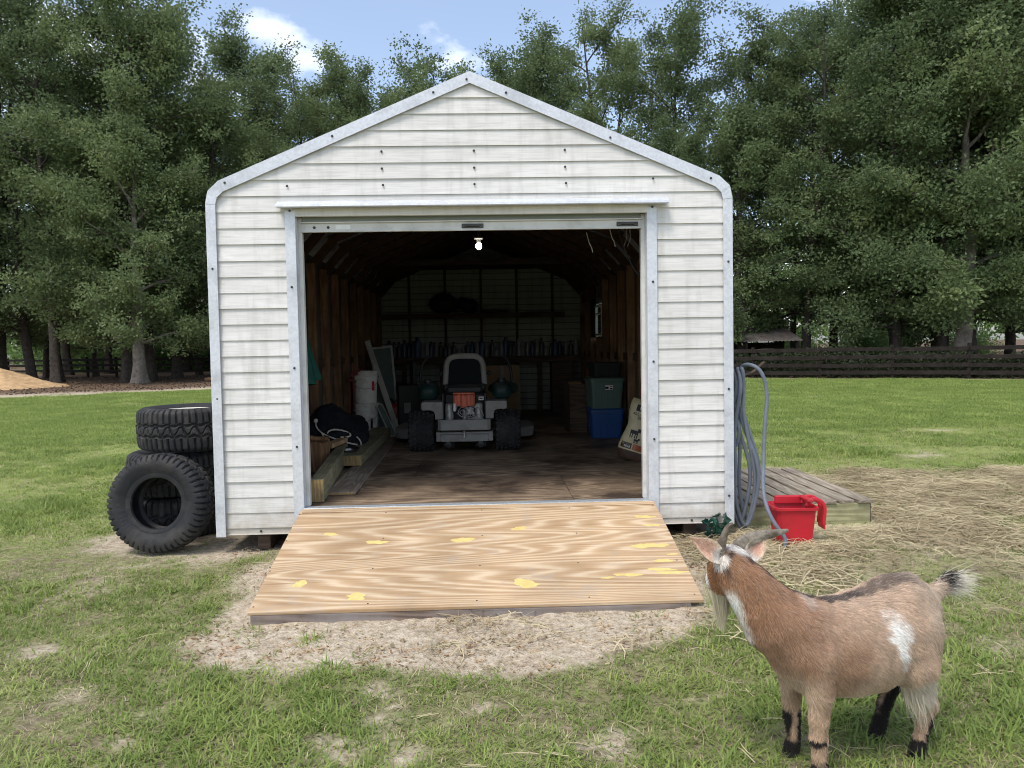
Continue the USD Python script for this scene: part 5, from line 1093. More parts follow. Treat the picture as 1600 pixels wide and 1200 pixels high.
# ---------------------------------------------------------------- right side: storage totes and feed sack
def tote(label, loc, w, d, h, m, lidm, ang):
    t = thing('storage_tote', label, 'tote', loc, ang)
    mb = MB(); loft(mb, [rr(w * .86, d * .86, 0, .04), rr(w * .97, d * .97, h * .84, .04), rr(w * .985, d * .985, h * .845, .04), rr(w * .985, d * .985, h * .90, .04)])
    obj('tub', mb, m, t, smooth=40)
    mb = MB(); loft(mb, [rr(w, d, h * .88, .045), rr(w * 1.03, d * 1.03, h * .89, .05), rr(w * 1.03, d * 1.03, h * .955, .05), rr(w * .96, d * .96, h * .99, .04), rr(w * .93, d * .93, h, .04)])
    obj('lid', mb, lidm, t, smooth=40)
    for k in range(5): obj('rib', box((w * (-.36 + .18 * k), -d * .455, h * .42), (.010, .012, h * .66), .003), m, t)
    return t
tote('blue plastic storage tote standing on the shed floor', (1.475, 3.72, FL + .002), .40, .52, .345, 'blue_plastic', 'blue_plastic', -2)
g_ = tote('grey green plastic tote stacked on the blue one', (1.468, 3.72, FL + .349), .40, .52, .36, 'grey_green_plastic', 'grey_green_plastic', 1)
st = obj('sticker', box((.02, -.252, .245), (.09, .003, .055), .001), 'sticker', g_); place(st, (0, 0, 0)); obj('print', MB().box((-.005, -.2542, .243), (.040, .002, .026), 0).box((.045, -.2542, .232), (.03, .002, .014), 0), 'ink', st); obj('red_print', box((.045, -.2542, .258), (.026, .002, .013), 0), 'sticker_red', st)
tote('black tote on top of the pile of totes', (1.49, 3.80, FL + .712), .36, .44, .17, 'mower_dark', 'mower_dark', 3)
t = thing('cardboard_box', 'dark cardboard box beside the totes at the right wall', 'box', (1.20, 4.35, FL + .002), 6)
obj('carton', box((0, 0, .30), (.22, .36, .60), .004), 'dark_wood', t); obj('flap', box((-.02, -.10, .607), (.16, .12, .006), .001, rotm(.3)), 'cardboard', t)
# feed sack
def sack():
    nr, nz = 40, 30; V = []
    for k in range(nz):
        z = k / (nz - 1)
        for i_ in range(nr):
            a = 2 * math.pi * i_ / nr
            ca, sa = math.cos(a), math.sin(a)
            w = .165 * (1 - .10 * z - .10 * (1 - z) ** 6) + .012 * math.sin(z * 9); d = .095 * (1 - .55 * z ** 2.5) * (1 - .35 * (1 - z) ** 6) + .006
            if z > .93: d *= max(.10, (1 - z) / .07)
            V.append((w * math.copysign(abs(ca) ** .6, ca), d * math.copysign(abs(sa) ** .8, sa), z * .57))
    V = np.array(V); nn = meshkit.fbm(V * [16, 16, 9] + 2, 4, 5) - .5; c = V * [1, 1, 0]; V = V + c * (nn * .22)[:, None]
    F = [(k * nr + i_, k * nr + (i_ + 1) % nr, (k + 1) * nr + (i_ + 1) % nr, (k + 1) * nr + i_) for k in range(nz - 1) for i_ in range(nr)]
    F = np.array(F); c0, c1 = len(V), len(V) + 1; V = np.vstack([V, [(0, 0, 0), (0, 0, .57)]])
    f = np.vstack([F[:, [0, 1, 2]], F[:, [0, 2, 3]]] + [[(i_, c0, (i_ + 1) % nr) for i_ in range(nr)], [((nz - 1) * nr + i_, (nz - 1) * nr + (i_ + 1) % nr, c1) for i_ in range(nr)]])
    return V, f
t = thing('feed_sack', 'tan paper feed sack with dark printing leaning inside the right jamb', 'sack', (1.43, 1.78, FL + .004), -14, rx=-8, ry=17)
sv, sf = sack(); bz = sv[:, 2]
fc = sv[sf].mean(1)[:, 2]
for nm, lo, hi, m in (('sack_foot', -1, .085, 'bag_brown'), ('sack_body', .085, 2, 'bag_paper')):
    obj(nm, (sv, sf[(fc >= lo) & (fc < hi)]), m, t, smooth=70)
ks = cKDTree(sv[:, [0, 2]][sv[:, 1] < -.01]); fv = sv[sv[:, 1] < -.01]
def on_sack(mesh2, x, z, up=.0025):
    """lays a flat print (x, z) on the front of the sack"""
    vv = np.asarray(mesh2[0], float); P = np.stack([vv[:, 0] + x, vv[:, 1] + z], 1); dd, ii = ks.query(P, k=4); wgt = 1 / (dd + .004); y = (fv[ii, 1] * wgt).sum(1) / wgt.sum(1)
    return np.stack([P[:, 0], y - up - (vv[:, 2] if vv.shape[1] > 2 else 0), P[:, 1]], 1), np.asarray(mesh2[1])
def flat(w, h, n=10):
    xs, zs = np.linspace(-w / 2, w / 2, n), np.linspace(-h / 2, h / 2, n); V = np.array([(x, z, 0) for x in xs for z in zs]); F = [(i_ * n + j_, (i_ + 1) * n + j_, (i_ + 1) * n + j_ + 1, i_ * n + j_ + 1) for i_ in range(n - 1) for j_ in range(n - 1)]
    F = np.array(F); return V, np.vstack([F[:, [0, 1, 2]], F[:, [0, 2, 3]]])
def words(s, h, x, z, m, up=.005):
    tm = meshkit.text_mesh(s, h, .0006, True); v_ = np.array(tm.vertices); v_[:, 0] -= v_[:, 0].mean(); obj('lettering', on_sack((v_, tm.faces), x, z, up), m, t, smooth=False)
obj('band', on_sack(flat(.20, .062), .0, .485), 'ink', t, smooth=60); words('PRIDE', .036, .0, .468, 'sticker')
words('ALL GRAIN', .024, -.02, .415, 'ink', .003); words('SPEED', .027, -.02, .378, 'ink', .003)
hs = MB()  # the printed animals
for cx_, cz_, k in ((-.055, .255, 1.), (-.02, .185, .55)):
    hs.box((cx_, cz_, 0), (.075 * k, .035 * k, .0006), 0); hs.box((cx_ + .042 * k, cz_ + .022 * k, 0), (.03 * k, .035 * k, .0006), 0)
    for q in (-.03, -.012, .014, .031): hs.box((cx_ + q * k, cz_ - .033 * k, 0), (.009 * k, .045 * k, .0006), 0)
obj('picture', on_sack(hs.mesh(), 0, 0, .003), 'ink', t, smooth=False)
obj('panel', on_sack(flat(.11, .055), .02, .12), 'bag_orange', t, smooth=60); obj('panel', on_sack(flat(.10, .055), -.095, .12), 'bag_brown', t, smooth=60)
words('50 LB', .016, -.09, .105, 'sticker')
t = thing('plastic_bag', 'crumpled clear plastic bag on the floor behind the right jamb', 'bag', (1.42, .62, FL + .002))
b = trimesh.creation.icosphere(3); v_ = b.vertices * [.10, .13, .085]; v_ = v_ * (1 + .5 * (meshkit.fbm(v_ * 20, 3, 2) - .5))[:, None]; v_[:, 2] = np.maximum(v_[:, 2] + .07, 0); obj('film', (v_, b.faces), 'bottle_pale', t, smooth=20)
# cables and hooks at the top right of the opening
t = thing('hanging_cable', 'dark cable hanging in a curve at the top right of the doorway', 'cable', (0, 0, 0))
obj('cord', MB().tube(spline([(1.06, .50, 2.42), (1.10, .48, 2.22), (1.17, .46, 2.02), (1.26, .45, 1.88), (1.40, .45, 1.80)], 26), .006, 7), 'mower_dark', t, smooth=60)
for k, (x, z) in enumerate([(.86, 2.13), (1.03, 2.17), (1.14, 2.155), (1.165, 2.15)]):
    t = thing('wire_hook', ['straight bent', 'short kinked', 'left of two paired', 'right of two paired'][k] + ' pale wire hook under the rafters at the top right', 'hook', (x, .42, z))
    obj('wire', MB().tube([(0, 0, .13), (.004, 0, .03), (-.012, 0, -.01), (-.02, 0, -.03)] if k > 1 else [(-.02, 0, .10), (0, 0, .02), (.02, 0, -.02), (.025, 0, -.05)], .004, 6), 'wire', t)
t = thing('hanging_strap', 'dark red strap hanging on the right wall behind the jamb', 'strap', (1.40, 1.2, 0))
obj('webbing', MB().tube(spline([(.02, 0, 1.75), (.0, .02, 1.45), (.01, -.01, 1.15), (-.005, .02, .95)], 20), .018, 6, flat=(1, .3)), 'strap', t)
t = thing('wall_board', 'brown board fixed across the right wall studs above the window', 'board', (0, 0, 0)); obj('board_body', box((1.655, 6.2, 2.14), (.03, 1.6, .14), .003), 'stud_wood', t)
# ---------------------------------------------------------------- things on the back shelves
r7 = np.random.default_rng(17)
KIND = [('bottle', [(0, 0), (.038, 0), (.04, .01), (.04, .15), (.03, .18), (.014, .20), (.014, .225), (.018, .226), (.018, .245), (0, .247)], 'bottle_dark'), ('spray_can', [(0, 0), (.032, 0), (.033, .004), (.033, .175), (.026, .19), (.027, .192), (.027, .23), (0, .232)], 'bottle_pale'),
        ('paint_tin', [(0, 0), (.05, 0), (.05, .12), (.052, .121), (.052, .128), (0, .126)], 'bottle_pale'), ('bottle', [(0, 0), (.045, 0), (.047, .012), (.047, .20), (.035, .23), (.02, .245), (.022, .247), (.022, .275), (0, .277)], 'bottle_blue')]
bp = {}; x = -1.53; q = 0
ORD = ['bottle', 'can']
while x < 1.60:
    k = int(r7.choice(4, p=[.35, .33, .14, .18])); nm, pr_, m_ = KIND[k]; loc = (x, 7.30 + r7.normal() * .05, 1.2305); s_ = r7.uniform(.82, 1.25)
    if k not in bp:
        t = thing(nm, {0: 'dark bottle in the crowded row on the back workbench', 1: 'pale spray can in the crowded row on the back workbench', 2: 'squat paint tin in the crowded row on the back workbench', 3: 'dark blue jug in the crowded row on the back workbench'}[k], ('bottle', 'can', 'tin', 'jug')[k], loc, 0, ('dark bottles', 'spray cans', 'paint tins', 'dark jugs')[k] + ' along the back workbench', s_)
        cut = {0: .20, 1: .19, 2: .121, 3: .245}[k]
        obj('body', MB().lathe([p for p in pr_ if p[1] <= cut + .001] + [(0, cut)], 16), m_, t); obj('cap', MB().lathe([(0, cut + .0005)] + [p for p in pr_ if p[1] > cut + .001], 16), 'mower_dark' if k != 1 else 'bottle_pale', t)
        bp[k] = t
    else: dup(bp[k], loc, r7.random() * 360, scale=s_)
    x += r7.uniform(.062, .088) * (1.15 if k in (2, 3) else 1)
def lump(name, label, cat, loc, size, m, seed, rough=.3):
    t = thing(name, label, cat, loc); b = trimesh.creation.icosphere(3); v_ = b.vertices * size; v_ = v_ * (1 + rough * (meshkit.fbm(v_ * 9 + seed, 3, seed) - .5))[:, None]; v_[:, 2] -= v_[:, 2].min(); obj('body', (v_, b.faces), m, t, smooth=60); return t
lump('round_drum', 'dark round drum lying on the upper back shelf', 'drum', (-.62, 7.36, 1.942), [.24, .17, .175], 'mower_dark', 1, .08)
lump('cloth_heap', 'dark heap of cloth right of the drum on the upper shelf', 'cloth', (-.22, 7.36, 1.942), [.17, .15, .13], 'mower_dark', 4, .7)
lump('flat_tool', 'flat dark object lying at the right on the upper shelf', 'tool', (.20, 7.34, 1.942), [.26, .12, .035], 'dark_metal', 6, .3)
t = thing('cardboard_box', 'brown cardboard box on the floor behind the mower seat', 'box', (.30, 6.6, FL + .002), 4); obj('carton', box((0, 0, .40), (.55, .40, .80), .004), 'cardboard', t); obj('tape', box((0, -.2015, .40), (.05, .002, .79), 0), 'bottle_pale', t)
t = thing('workshop_machine', 'dark boxy machine standing on the floor left of the mower', 'machine', (-1.02, 5.2, FL + .002), 10); obj('cabinet', box((0, 0, .30), (.30, .36, .60), .02), 'mower_dark', t); obj('label', box((-.02, -.184, .28), (.09, .003, .14), .001), 'bottle_pale', t); obj('post', box((.10, .05, .72), (.06, .08, .36), .01), 'mower_dark', t)
t = thing('dark_cabinet', 'tall dark cabinet panel leaning at the back right corner', 'cabinet', (1.28, 6.9, FL + .002), 0); obj('carcass', box((0, 0, .42), (.34, .40, .84), .006), 'dark_wood', t); obj('door', box((0, -.208, .42), (.31, .014, .80), .003), 'dark_wood', t)
# ---------------------------------------------------------------- goat
GO = np.array([1.33, -2.70, 0.]); GF = np.array([-.97002474, -.2430062, 0]); GL = np.array([.2430062, -.97002474, 0])
def surface_nets(fn, lo, hi, h):
    n = [int(math.ceil((b - a) / h)) + 1 for a, b in zip(lo, hi)]
    ax = [lo[k] + h * np.arange(n[k]) for k in range(3)]
    P = np.stack(np.meshgrid(*ax, indexing='ij'), -1); S = fn(P.reshape(-1, 3)).reshape(n)
    cn = [k - 1 for k in n]; acc = np.zeros(cn + [3]); cnt = np.zeros(cn)
    offs = [(0, 0, 0), (1, 0, 0), (0, 1, 0), (1, 1, 0), (0, 0, 1), (1, 0, 1), (0, 1, 1), (1, 1, 1)]
    sl = lambda o, A: A[o[0]:o[0] + cn[0], o[1]:o[1] + cn[1], o[2]:o[2] + cn[2]]
    for a in range(8):
        for b in range(a + 1, 8):
            oa, ob = offs[a], offs[b]
            if sum(abs(x - y) for x, y in zip(oa, ob)) != 1: continue
            sa, sb = sl(oa, S), sl(ob, S); c = (sa < 0) != (sb < 0)
            with np.errstate(divide='ignore', invalid='ignore'): t = np.where(c, sa / (sa - sb), 0)
            p = np.array(oa, float) + t[..., None] * (np.array(ob, float) - np.array(oa)); acc += np.where(c[..., None], p, 0); cnt += c
    act = cnt > 0; ids = -np.ones(cn, int); ids[act] = np.arange(act.sum())
    I = np.stack(np.nonzero(act), 1); V = np.array(lo) + h * (I + acc[act] / cnt[act][:, None]); F = []
    for k in range(3):
        u, w = (k + 1) % 3, (k + 2) % 3
        a = [slice(0, -1)] * 3; b = [slice(0, -1)] * 3; b[k] = slice(1, None)
        A, B = S[tuple(slice(0, n[q] - 1) if q == k else slice(0, n[q]) for q in range(3))], S[tuple(slice(1, n[q]) if q == k else slice(0, n[q]) for q in range(3))]
        c = (A < 0) != (B < 0); E = np.stack(np.nonzero(c), 1); E = E[(E[:, u] > 0) & (E[:, w] > 0) & (E[:, u] < cn[u]) & (E[:, w] < cn[w])]
        du, dw = np.eye(3, dtype=int)[u], np.eye(3, dtype=int)[w]
        q = [ids[tuple(x.T)] for x in (E - du - dw, E - dw, E, E - du)]; f = np.stack(q, 1); neg = A[tuple(E.T)] >= 0
        f[neg] = f[neg][:, ::-1]; F.append(f)
    F = np.vstack(F); return V, F[(F >= 0).all(1)]
def smin(a, b, k): h = np.clip(.5 + .5 * (b - a) / k, 0, 1); return b + (a - b) * h - k * h * (1 - h)
def rcone(P, a, b, ra, rb):
    a, b = np.array(a, float), np.array(b, float); d = b - a; t = np.clip(((P - a) @ d) / (d @ d), 0, 1); return np.linalg.norm(P - a - t[:, None] * d, axis=1) - (ra + (rb - ra) * t)
# local axes: x forward, y to the goat's left (towards the camera), z up from world zero; the ground is at -0.05
BX = np.array([-.335, -.32, -.285, -.225, -.15, -.05, .05, .15, .24, .30, .345])
BC = np.array([.425, .420, .412, .400, .376, .357, .352, .360, .378, .395, .405])
BH = np.array([.010, .055, .095, .142, .168, .170, .165, .160, .152, .112, .020])
BW = np.array([.010, .045, .074, .108, .150, .158, .150, .132, .110, .084, .015])
BC = BC + np.array([.025, .025, .024, .028, .022, .004, .0, .0, .0, 0, 0])
LEG = {  # joints with radii: near front, far front, near hind, far hind
    'nf': [((.215, .066, .36), .070), ((.207, .078, .24), .038), ((.210, .080, .155), .0265), ((.212, .080, .085), .0240), ((.207, .082, .03), .0195), ((.206, .082, -.002), .0185), ((.212, .083, -.022), .024)],
    'ff': [((.215, -.066, .36), .068), ((.205, -.076, .24), .037), ((.20, -.076, .15), .0265), ((.198, -.076, .085), .025), ((.194, -.076, .03), .0195), ((.193, -.076, -.002), .0185), ((.20, -.076, -.022), .024)],
    'nh': [((-.180, .060, .40), .094), ((-.160, .086, .29), .076), ((-.185, .080, .215), .050), ((-.238, .072, .135), .029), ((-.226, .070, .07), .0205), ((-.210, .068, .01), .0190), ((-.200, .068, -.022), .024)],
    'fh': [((-.180, -.060, .40), .094), ((-.175, -.098, .28), .080), ((-.185, -.096, .21), .052), ((-.238, -.092, .135), .030), ((-.205, -.088, .07), .0210), ((-.185, -.086, .01), .0195), ((-.172, -.086, -.022), .024)]}
NECK = [((.255, .0, .425), .118), ((.322, -.004, .474), .097), ((.372, -.010, .538), .074), ((.412, -.022, .592), .061), ((.448, -.040, .640), .054)]
HEAD = [((.452, -.058, .660), .055), ((.450, -.100, .628), .046), ((.443, -.145, .577), .034), ((.440, -.162, .558), .0285)]
JAW = [((.458, -.065, .618), .040), ((.450, -.105, .575), .031), ((.441, -.142, .546), .022)]
def goat_sdf(P):
    x, y, z = P.T
    c, hh, ww = np.interp(x, BX, BC), np.interp(x, BX, BH), np.interp(x, BX, BW)
    zz = (z - c) / hh; yy = y / ww
    d = (np.sqrt(yy ** 2 + zz ** 2 + 1e-9) - 1) * np.minimum(hh, ww) * .9
    d = np.where(x < BX[0], np.hypot(np.hypot(y, z - BC[0]), x - BX[0]), d); d = np.where(x > BX[-1], np.linalg.norm(P - [BX[-1], 0, BC[-1]], axis=1), d)
    for (a, ra), (b, rb) in zip(NECK[:-1], NECK[1:]): d = smin(d, rcone(P * [1, 1.12, 1], np.array(a) * [1, 1.12, 1], np.array(b) * [1, 1.12, 1], ra, rb), .045)
    hd = np.full(len(P), 9.)
    for ch in (HEAD, JAW):
        for (a, ra), (b, rb) in zip(ch[:-1], ch[1:]): hd = smin(hd, rcone(P, a, b, ra, rb), .018)
    for ex in ((.492, -.096, .648), (.404, -.096, .644)): hd = smin(hd, np.linalg.norm(P - ex, axis=1) - .014, .015)
    d = smin(d, hd, .028)
    for k, ch in LEG.items():
        ld = np.full(len(P), 9.)
        for (a, ra), (b, rb) in zip(ch[:-1], ch[1:]): ld = smin(ld, rcone(P, a, b, ra, rb), .012)
        d = smin(d, ld, .026)
    # tail root
    d = smin(d, rcone(P, (-.335, 0, .488), (-.392, 0, .535), .026, .013), .02)
    return d
sx_ = np.array(BX)
gv, gf_ = surface_nets(goat_sdf, (-.44, -.23, -.055), (.60, .23, .745), .0085)
gm = trimesh.Trimesh(gv, np.vstack([gf_[:, [0, 1, 2]], gf_[:, [0, 2, 3]]]), process=False)
trimesh.smoothing.filter_taubin(gm, iterations=6)
gv, gt = np.array(gm.vertices), np.array(gm.faces)
def normals_of(v, f):
    n = np.zeros_like(v); q = np.cross(v[f[:, 1]] - v[f[:, 0]], v[f[:, 2]] - v[f[:, 0]])
    for k in range(3): np.add.at(n, f[:, k], q)
    return n / (np.linalg.norm(n, axis=1)[:, None] + 1e-12)
gn = normals_of(gv, gt)
if ((gv - gv.mean(0)) * gn).sum() < 0: gt = gt[:, ::-1]; gn = -gn
def coat(P, N):
    """the goat's own colours: brown neck, tan sides, cream belly, white flank patch, black stripe, stockings"""
    x, y, z = P.T; n1 = meshkit.fbm(P * 22, 3, 3) - .5; n2 = meshkit.fbm(P * 60, 3, 9) - .5
    def mixc(a, b, t): return a * (1 - t[:, None]) + np.array(b) * t[:, None]
    c = np.tile(np.array([.50, .365, .26]), (len(P), 1))
    c = mixc(c, (.36, .215, .135), smoothstep(.05, .30, x + n1 * .15))
    c = mixc(c, (.335, .185, .105), smoothstep(.30, .42, x + n1 * .1) * smoothstep(.38, .5, z))
    c = mixc(c, (.50, .395, .30), smoothstep(-.10, -.24, x + n1 * .12) * smoothstep(.30, .45, z))
    c = mixc(c, (.30, .16, .085), smoothstep(.10, .03, np.abs(x - .135 + (z - .3) * .25 + n1 * .08)) * smoothstep(.22, .28, z) * smoothstep(.48, .36, z) * .6)
    c = mixc(c, (.58, .45, .32), smoothstep(.17, .26, x) * smoothstep(.36, .24, z + n1 * .1) * .75)
    c = mixc(c, (.58, .50, .40), smoothstep(.235, .195, z + n1 * .04) * smoothstep(.16, .10, x) * smoothstep(-.21, -.12, x))
    c = mixc(c, (.30, .165, .095), smoothstep(-.30, -.37, x + n1 * .04) * smoothstep(.47, .40, z))
    # white flank patch on the camera side
    px, pz = x + .050 + (z - .40) * -.12, z - .405
    c = mixc(c, (.80, .77, .72), smoothstep(1.3, .6, np.hypot(px / np.where(pz > 0, .043, .024), pz / .085) + n2 * 1.0 + n1 * .5) * (y > 0))
    c = mixc(c, (.78, .74, .68), smoothstep(.02, .0, np.abs(x - .225 + n2 * .03) - .015) * smoothstep(.51, .535, z) * .3)
    # throat stripe
    axd = np.array([.447 - .37, 0, .60 - .36]); fr = (x - .37) * .94 + (z - .36) * .33
    c = mixc(c, (.76, .73, .68), smoothstep(.014, .0, np.abs((x - np.interp(z, [.30, .36, .42, .50, .58], [.362, .396, .428, .459, .484])) + n2 * .016) - .007) * smoothstep(.33, .40, z) * smoothstep(.60, .57, z) * (y > -.06))
    # dark line along the neck and back
    wid = np.interp(x, [-.2, -.12, 0, .1, .3, .45], [.075, .06, .030, .026, .026, .024])
    top = np.abs(y + np.interp(x, [-.2, 0, .2, .45], [0, .0, -.006, .030])) / wid + n2 * 1.3 + (n1 * 1.2)
    ridge = smoothstep(.15, .5, N[:, 2] + .35 * (x > .25)) * smoothstep(-.27, -.16, x)
    c = mixc(c, (.055, .045, .042), smoothstep(1.15, .55, top) * ridge * np.where(x < .0, .72, .9))
    # head
    hd = smoothstep(.60, .63, z) * smoothstep(.39, .42, x)
    c = mixc(c, (.33, .15, .07), smoothstep(-.02, -.06, y) * smoothstep(.40, .43, x) * smoothstep(.53, .55, z))
    c = mixc(c, (.74, .70, .65), smoothstep(.055, .03, np.linalg.norm(P - [.43, -.055, .715], axis=1) + n2 * .03))
    c = mixc(c, (.78, .74, .70), smoothstep(.030, .018, np.linalg.norm((P - [.470, -.155, .575]) * [1, 1, .8], axis=1)))
    c = mixc(c, (.72, .68, .62), smoothstep(.035, .022, np.linalg.norm(P - [.508, -.035, .678], axis=1) + n2 * .02)); c = mixc(c, (.70, .66, .60), smoothstep(.030, .02, np.linalg.norm(P - [.386, -.055, .665], axis=1) + n2 * .02))
    # legs: tan in front, black stockings
    leg = smoothstep(.185, .15, z)
    cx = np.where(x > 0, .205, np.interp(z, [0, .07, .135], [-.205, -.218, -.248]) + (y < 0) * .042)
    c = mixc(c, (.45, .31, .20), leg * .75)
    nearf = (x > .05) & (y > 0)
    lim = np.where(nearf, .02, np.where(x > .05, .115, np.where(y > 0, .085, .17)))
    back = smoothstep(.004, -.010, x - cx + n2 * .02)
    stock = np.maximum(smoothstep(.02, -.01, z - .004 + n2 * .02), back * smoothstep(lim + .03, lim - .01, z + n1 * .03))
    farf = (x > .05) & (y < 0); stock = np.where(farf, smoothstep(.130, .105, z + n1 * .02) * (1 - smoothstep(.013, .005, np.abs(x - .203 + n2 * .01)) * smoothstep(.0, .02, z)), stock)
    stock = np.maximum(stock, smoothstep(.055, .035, z + n2 * .02) * (x < 0) * (y < 0)); stock = np.maximum(stock, smoothstep(.022, .010, z + n2 * .02) * (x < 0))
    stock = np.where(nearf, np.maximum(stock, smoothstep(.012, .004, np.abs(z - .088 + n2 * .012) - .002) * smoothstep(.0, .006, y - .085) * 0 + smoothstep(.016, .006, np.abs(z - .085 + (x - .21) * .4 + n2 * .012)) * (x > .20)), stock)
    c = mixc(c, (.018, .015, .014), np.clip(stock, 0, 1) * (z < .2))
    c = mixc(c, (.025, .022, .02), smoothstep(.515, .535, z) * smoothstep(-.365, -.385, x))
    return np.clip(c, .008, .9)
C3 = Sdf.ValueTypeNames.Color3fArray
mat('goat_skin', {'a': ('attribute', {'attribute': 'coat'}), 'g': ('geometry', {}), 'n': ('noise_texture', {'scale': 130., 'detail': 4.}), 'r': ('map_range', {'from_min': .3, 'from_max': .7, 'to_min': .7, 'to_max': 1.15}), 'h': ('hsv', {}), 'p': ('principled_bsdf', {'roughness': .85, 'specular_ior_level': .15})},
    [('g.position', 'n.vector'), ('n.fac', 'r.value'), ('r.result', 'h.value'), ('a.color', 'h.color'), ('h.color', 'p.base_color')])
mat('goat_hair', {'a': ('attribute', {'attribute': 'coat'}), 'p': ('principled_bsdf', {'roughness': .6, 'specular_ior_level': .25})}, [('a.color', 'p.base_color')])
goat = thing('goat', 'tan and white horned goat with a beard standing at the right, looking away', 'goat')
UsdGeom.Xformable(goat).ClearXformOpOrder()
UsdGeom.Xformable(goat).AddTransformOp(opSuffix='pose').Set(Gf.Matrix4d(*GF, 0, *GL, 0, 0, 0, 1, 0, *GO, 1))
body = obj('body', (gv, gt), 'goat_skin', goat, smooth=True, primvars={'coat': (coat(gv, gn), C3)})
def curves(name, parent, base, tips_fn, widths, col, mat_):
    """hair strands: tips_fn(t) gives every strand's points at t"""
    ts = np.linspace(0, 1, len(widths)); P = np.stack([tips_fn(t) for t in ts], 1); n = len(P)
    c = UsdGeom.BasisCurves.Define(stage, str(parent.GetPath()) + '/' + numbered(str(parent.GetPath()), name)); c.CreateTypeAttr('linear')
    c.CreatePointsAttr(Vt.Vec3fArray.FromNumpy(P.reshape(-1, 3).astype(np.float32))); c.CreateCurveVertexCountsAttr(Vt.IntArray.FromNumpy(np.full(n, len(ts), np.int32)))
    c.CreateWidthsAttr(Vt.FloatArray.FromNumpy(np.tile(np.asarray(widths, np.float32), n))); c.SetWidthsInterpolation('vertex')
    UsdGeom.PrimvarsAPI(c).CreatePrimvar('coat', C3, 'uniform').Set(Vt.Vec3fArray.FromNumpy(col.astype(np.float32)))
    UsdShade.MaterialBindingAPI.Apply(c.GetPrim()).Bind(MAT[mat_]); return c.GetPrim()
rh = np.random.default_rng(77)
area = trimesh.triangles.area(gv[gt]); NH = 62000
fi = rh.choice(len(gt), NH, p=area / area.sum()); w3 = rh.dirichlet([1, 1, 1], NH)
hb = (gv[gt[fi]] * w3[:, :, None]).sum(1); hn = (gn[gt[fi]] * w3[:, :, None]).sum(1); hn /= np.linalg.norm(hn, axis=1)[:, None]
keep = hb[:, 2] > -.03; hb, hn = hb[keep], hn[keep]
flow = np.tile(np.array([-.62, 0, -.62]), (len(hb), 1)); onneck = smoothstep(.28, .38, hb[:, 0])[:, None] * smoothstep(.36, .46, hb[:, 2])[:, None]
flow = flow * (1 - onneck) + np.array([-.45, .05, -.85]) * onneck
lowleg = smoothstep(.22, .16, hb[:, 2])[:, None]; flow = flow * (1 - lowleg) + np.array([-.15, 0, -1.]) * lowleg
face = (smoothstep(-.06, -.09, hb[:, 1]) * smoothstep(.42, .45, hb[:, 0]) * smoothstep(.52, .55, hb[:, 2]))[:, None]; flow = flow * (1 - face) + np.array([.25, -.5, -.7]) * face
flow += rh.normal(size=flow.shape) * .16 + (meshkit.fbm(hb * 9, 2, 4)[:, None] - .5) * np.array([.5, 0, -.5]) + (meshkit.fbm(hb * 26, 2, 6)[:, None] - .5) * np.array([.9, .3, .9])
flow -= hn * (flow * hn).sum(1)[:, None]; flow /= np.linalg.norm(flow, axis=1)[:, None] + 1e-9
ln = .0155 * rh.uniform(.6, 1.35, len(hb)) * (1 + .5 * (hb[:, 2] > .5) * (hb[:, 0] < .1)) * np.where(face[:, 0] > .3, .5, 1) * np.where(hb[:, 2] < .19, .45, 1)
belly = (smoothstep(.26, .20, hb[:, 2]) * (hb[:, 2] > .12) * (np.abs(hb[:, 0] + .02) < .27)); ln = ln * (1 + .6 * belly)
thigh = smoothstep(.07, .03, np.hypot((hb[:, 0] + .165), (hb[:, 2] - .19) * .7)) * (hb[:, 1] > .03); ln = ln * (1 + 1.3 * thigh)
ln = ln[:, None]
clump = (meshkit.fbm(hb * np.array([38, 38, 24]), 3, 14) - .5)[:, None]; colh = coat(hb, hn) * rh.uniform(.70, 1.34, (len(hb), 1)) * (1 + .7 * clump); colh = np.where(thigh[:, None] > .3, np.array([.62, .55, .44]) * rh.uniform(.7, 1.2, (len(hb), 1)), colh)
lt = rh.random(len(hb)) < .10; colh[lt] = colh[lt] * .6 + np.array([.55, .48, .40]) * .4 * (colh[lt].mean(1) > .07)[:, None]
curves('fur', body, hb, lambda t: hb + flow * ln * t + hn * (.0035 * math.sin(math.pi * min(t * .8, 1)) + .0025 * t) + np.array([0, 0, -1]) * ln * .12 * t * t, [.0013, .0011, .0008, .0002], np.clip(colh, .005, .95), 'goat_hair')
# long strands: back ridge, beard, tail, thigh fringe
def locks(name, parent, B, D, L, sag, col, w=.0011, n=6):
    D = D / np.linalg.norm(D, axis=1)[:, None]; L = np.asarray(L)[:, None]
    return curves(name, parent, B, lambda t: B + D * L * t + np.array([0, 0, -1.]) * L * sag * t * t, np.linspace(w, w * .25, n), np.clip(col, .005, .95), 'goat_hair')
n = 1500; xs = rh.uniform(-.20, .22, n) ; on = xs
zt = np.interp(xs, BX, BC + BH) - .004; yb = rh.normal(size=n) * np.interp(xs, [-.2, 0, .2], [.035, .016, .010])
cb_ = np.where(rh.random((n, 1)) < np.interp(xs, [-.2, -.05, .1], [.55, .75, .9])[:, None], np.array([.05, .042, .04]), np.array([.50, .43, .36])) * rh.uniform(.6, 1.4, (n, 1))
locks('back_ridge', body, np.stack([xs, yb, zt - (yb / .16) ** 2 * .15], 1), np.stack([-np.ones(n), rh.normal(size=n) * .25, rh.uniform(.05, .32, n)], 1), rh.uniform(.025, .055, n), .25, cb_)
n = 1300; rr_ = rh.normal(size=(n, 2)) * .5
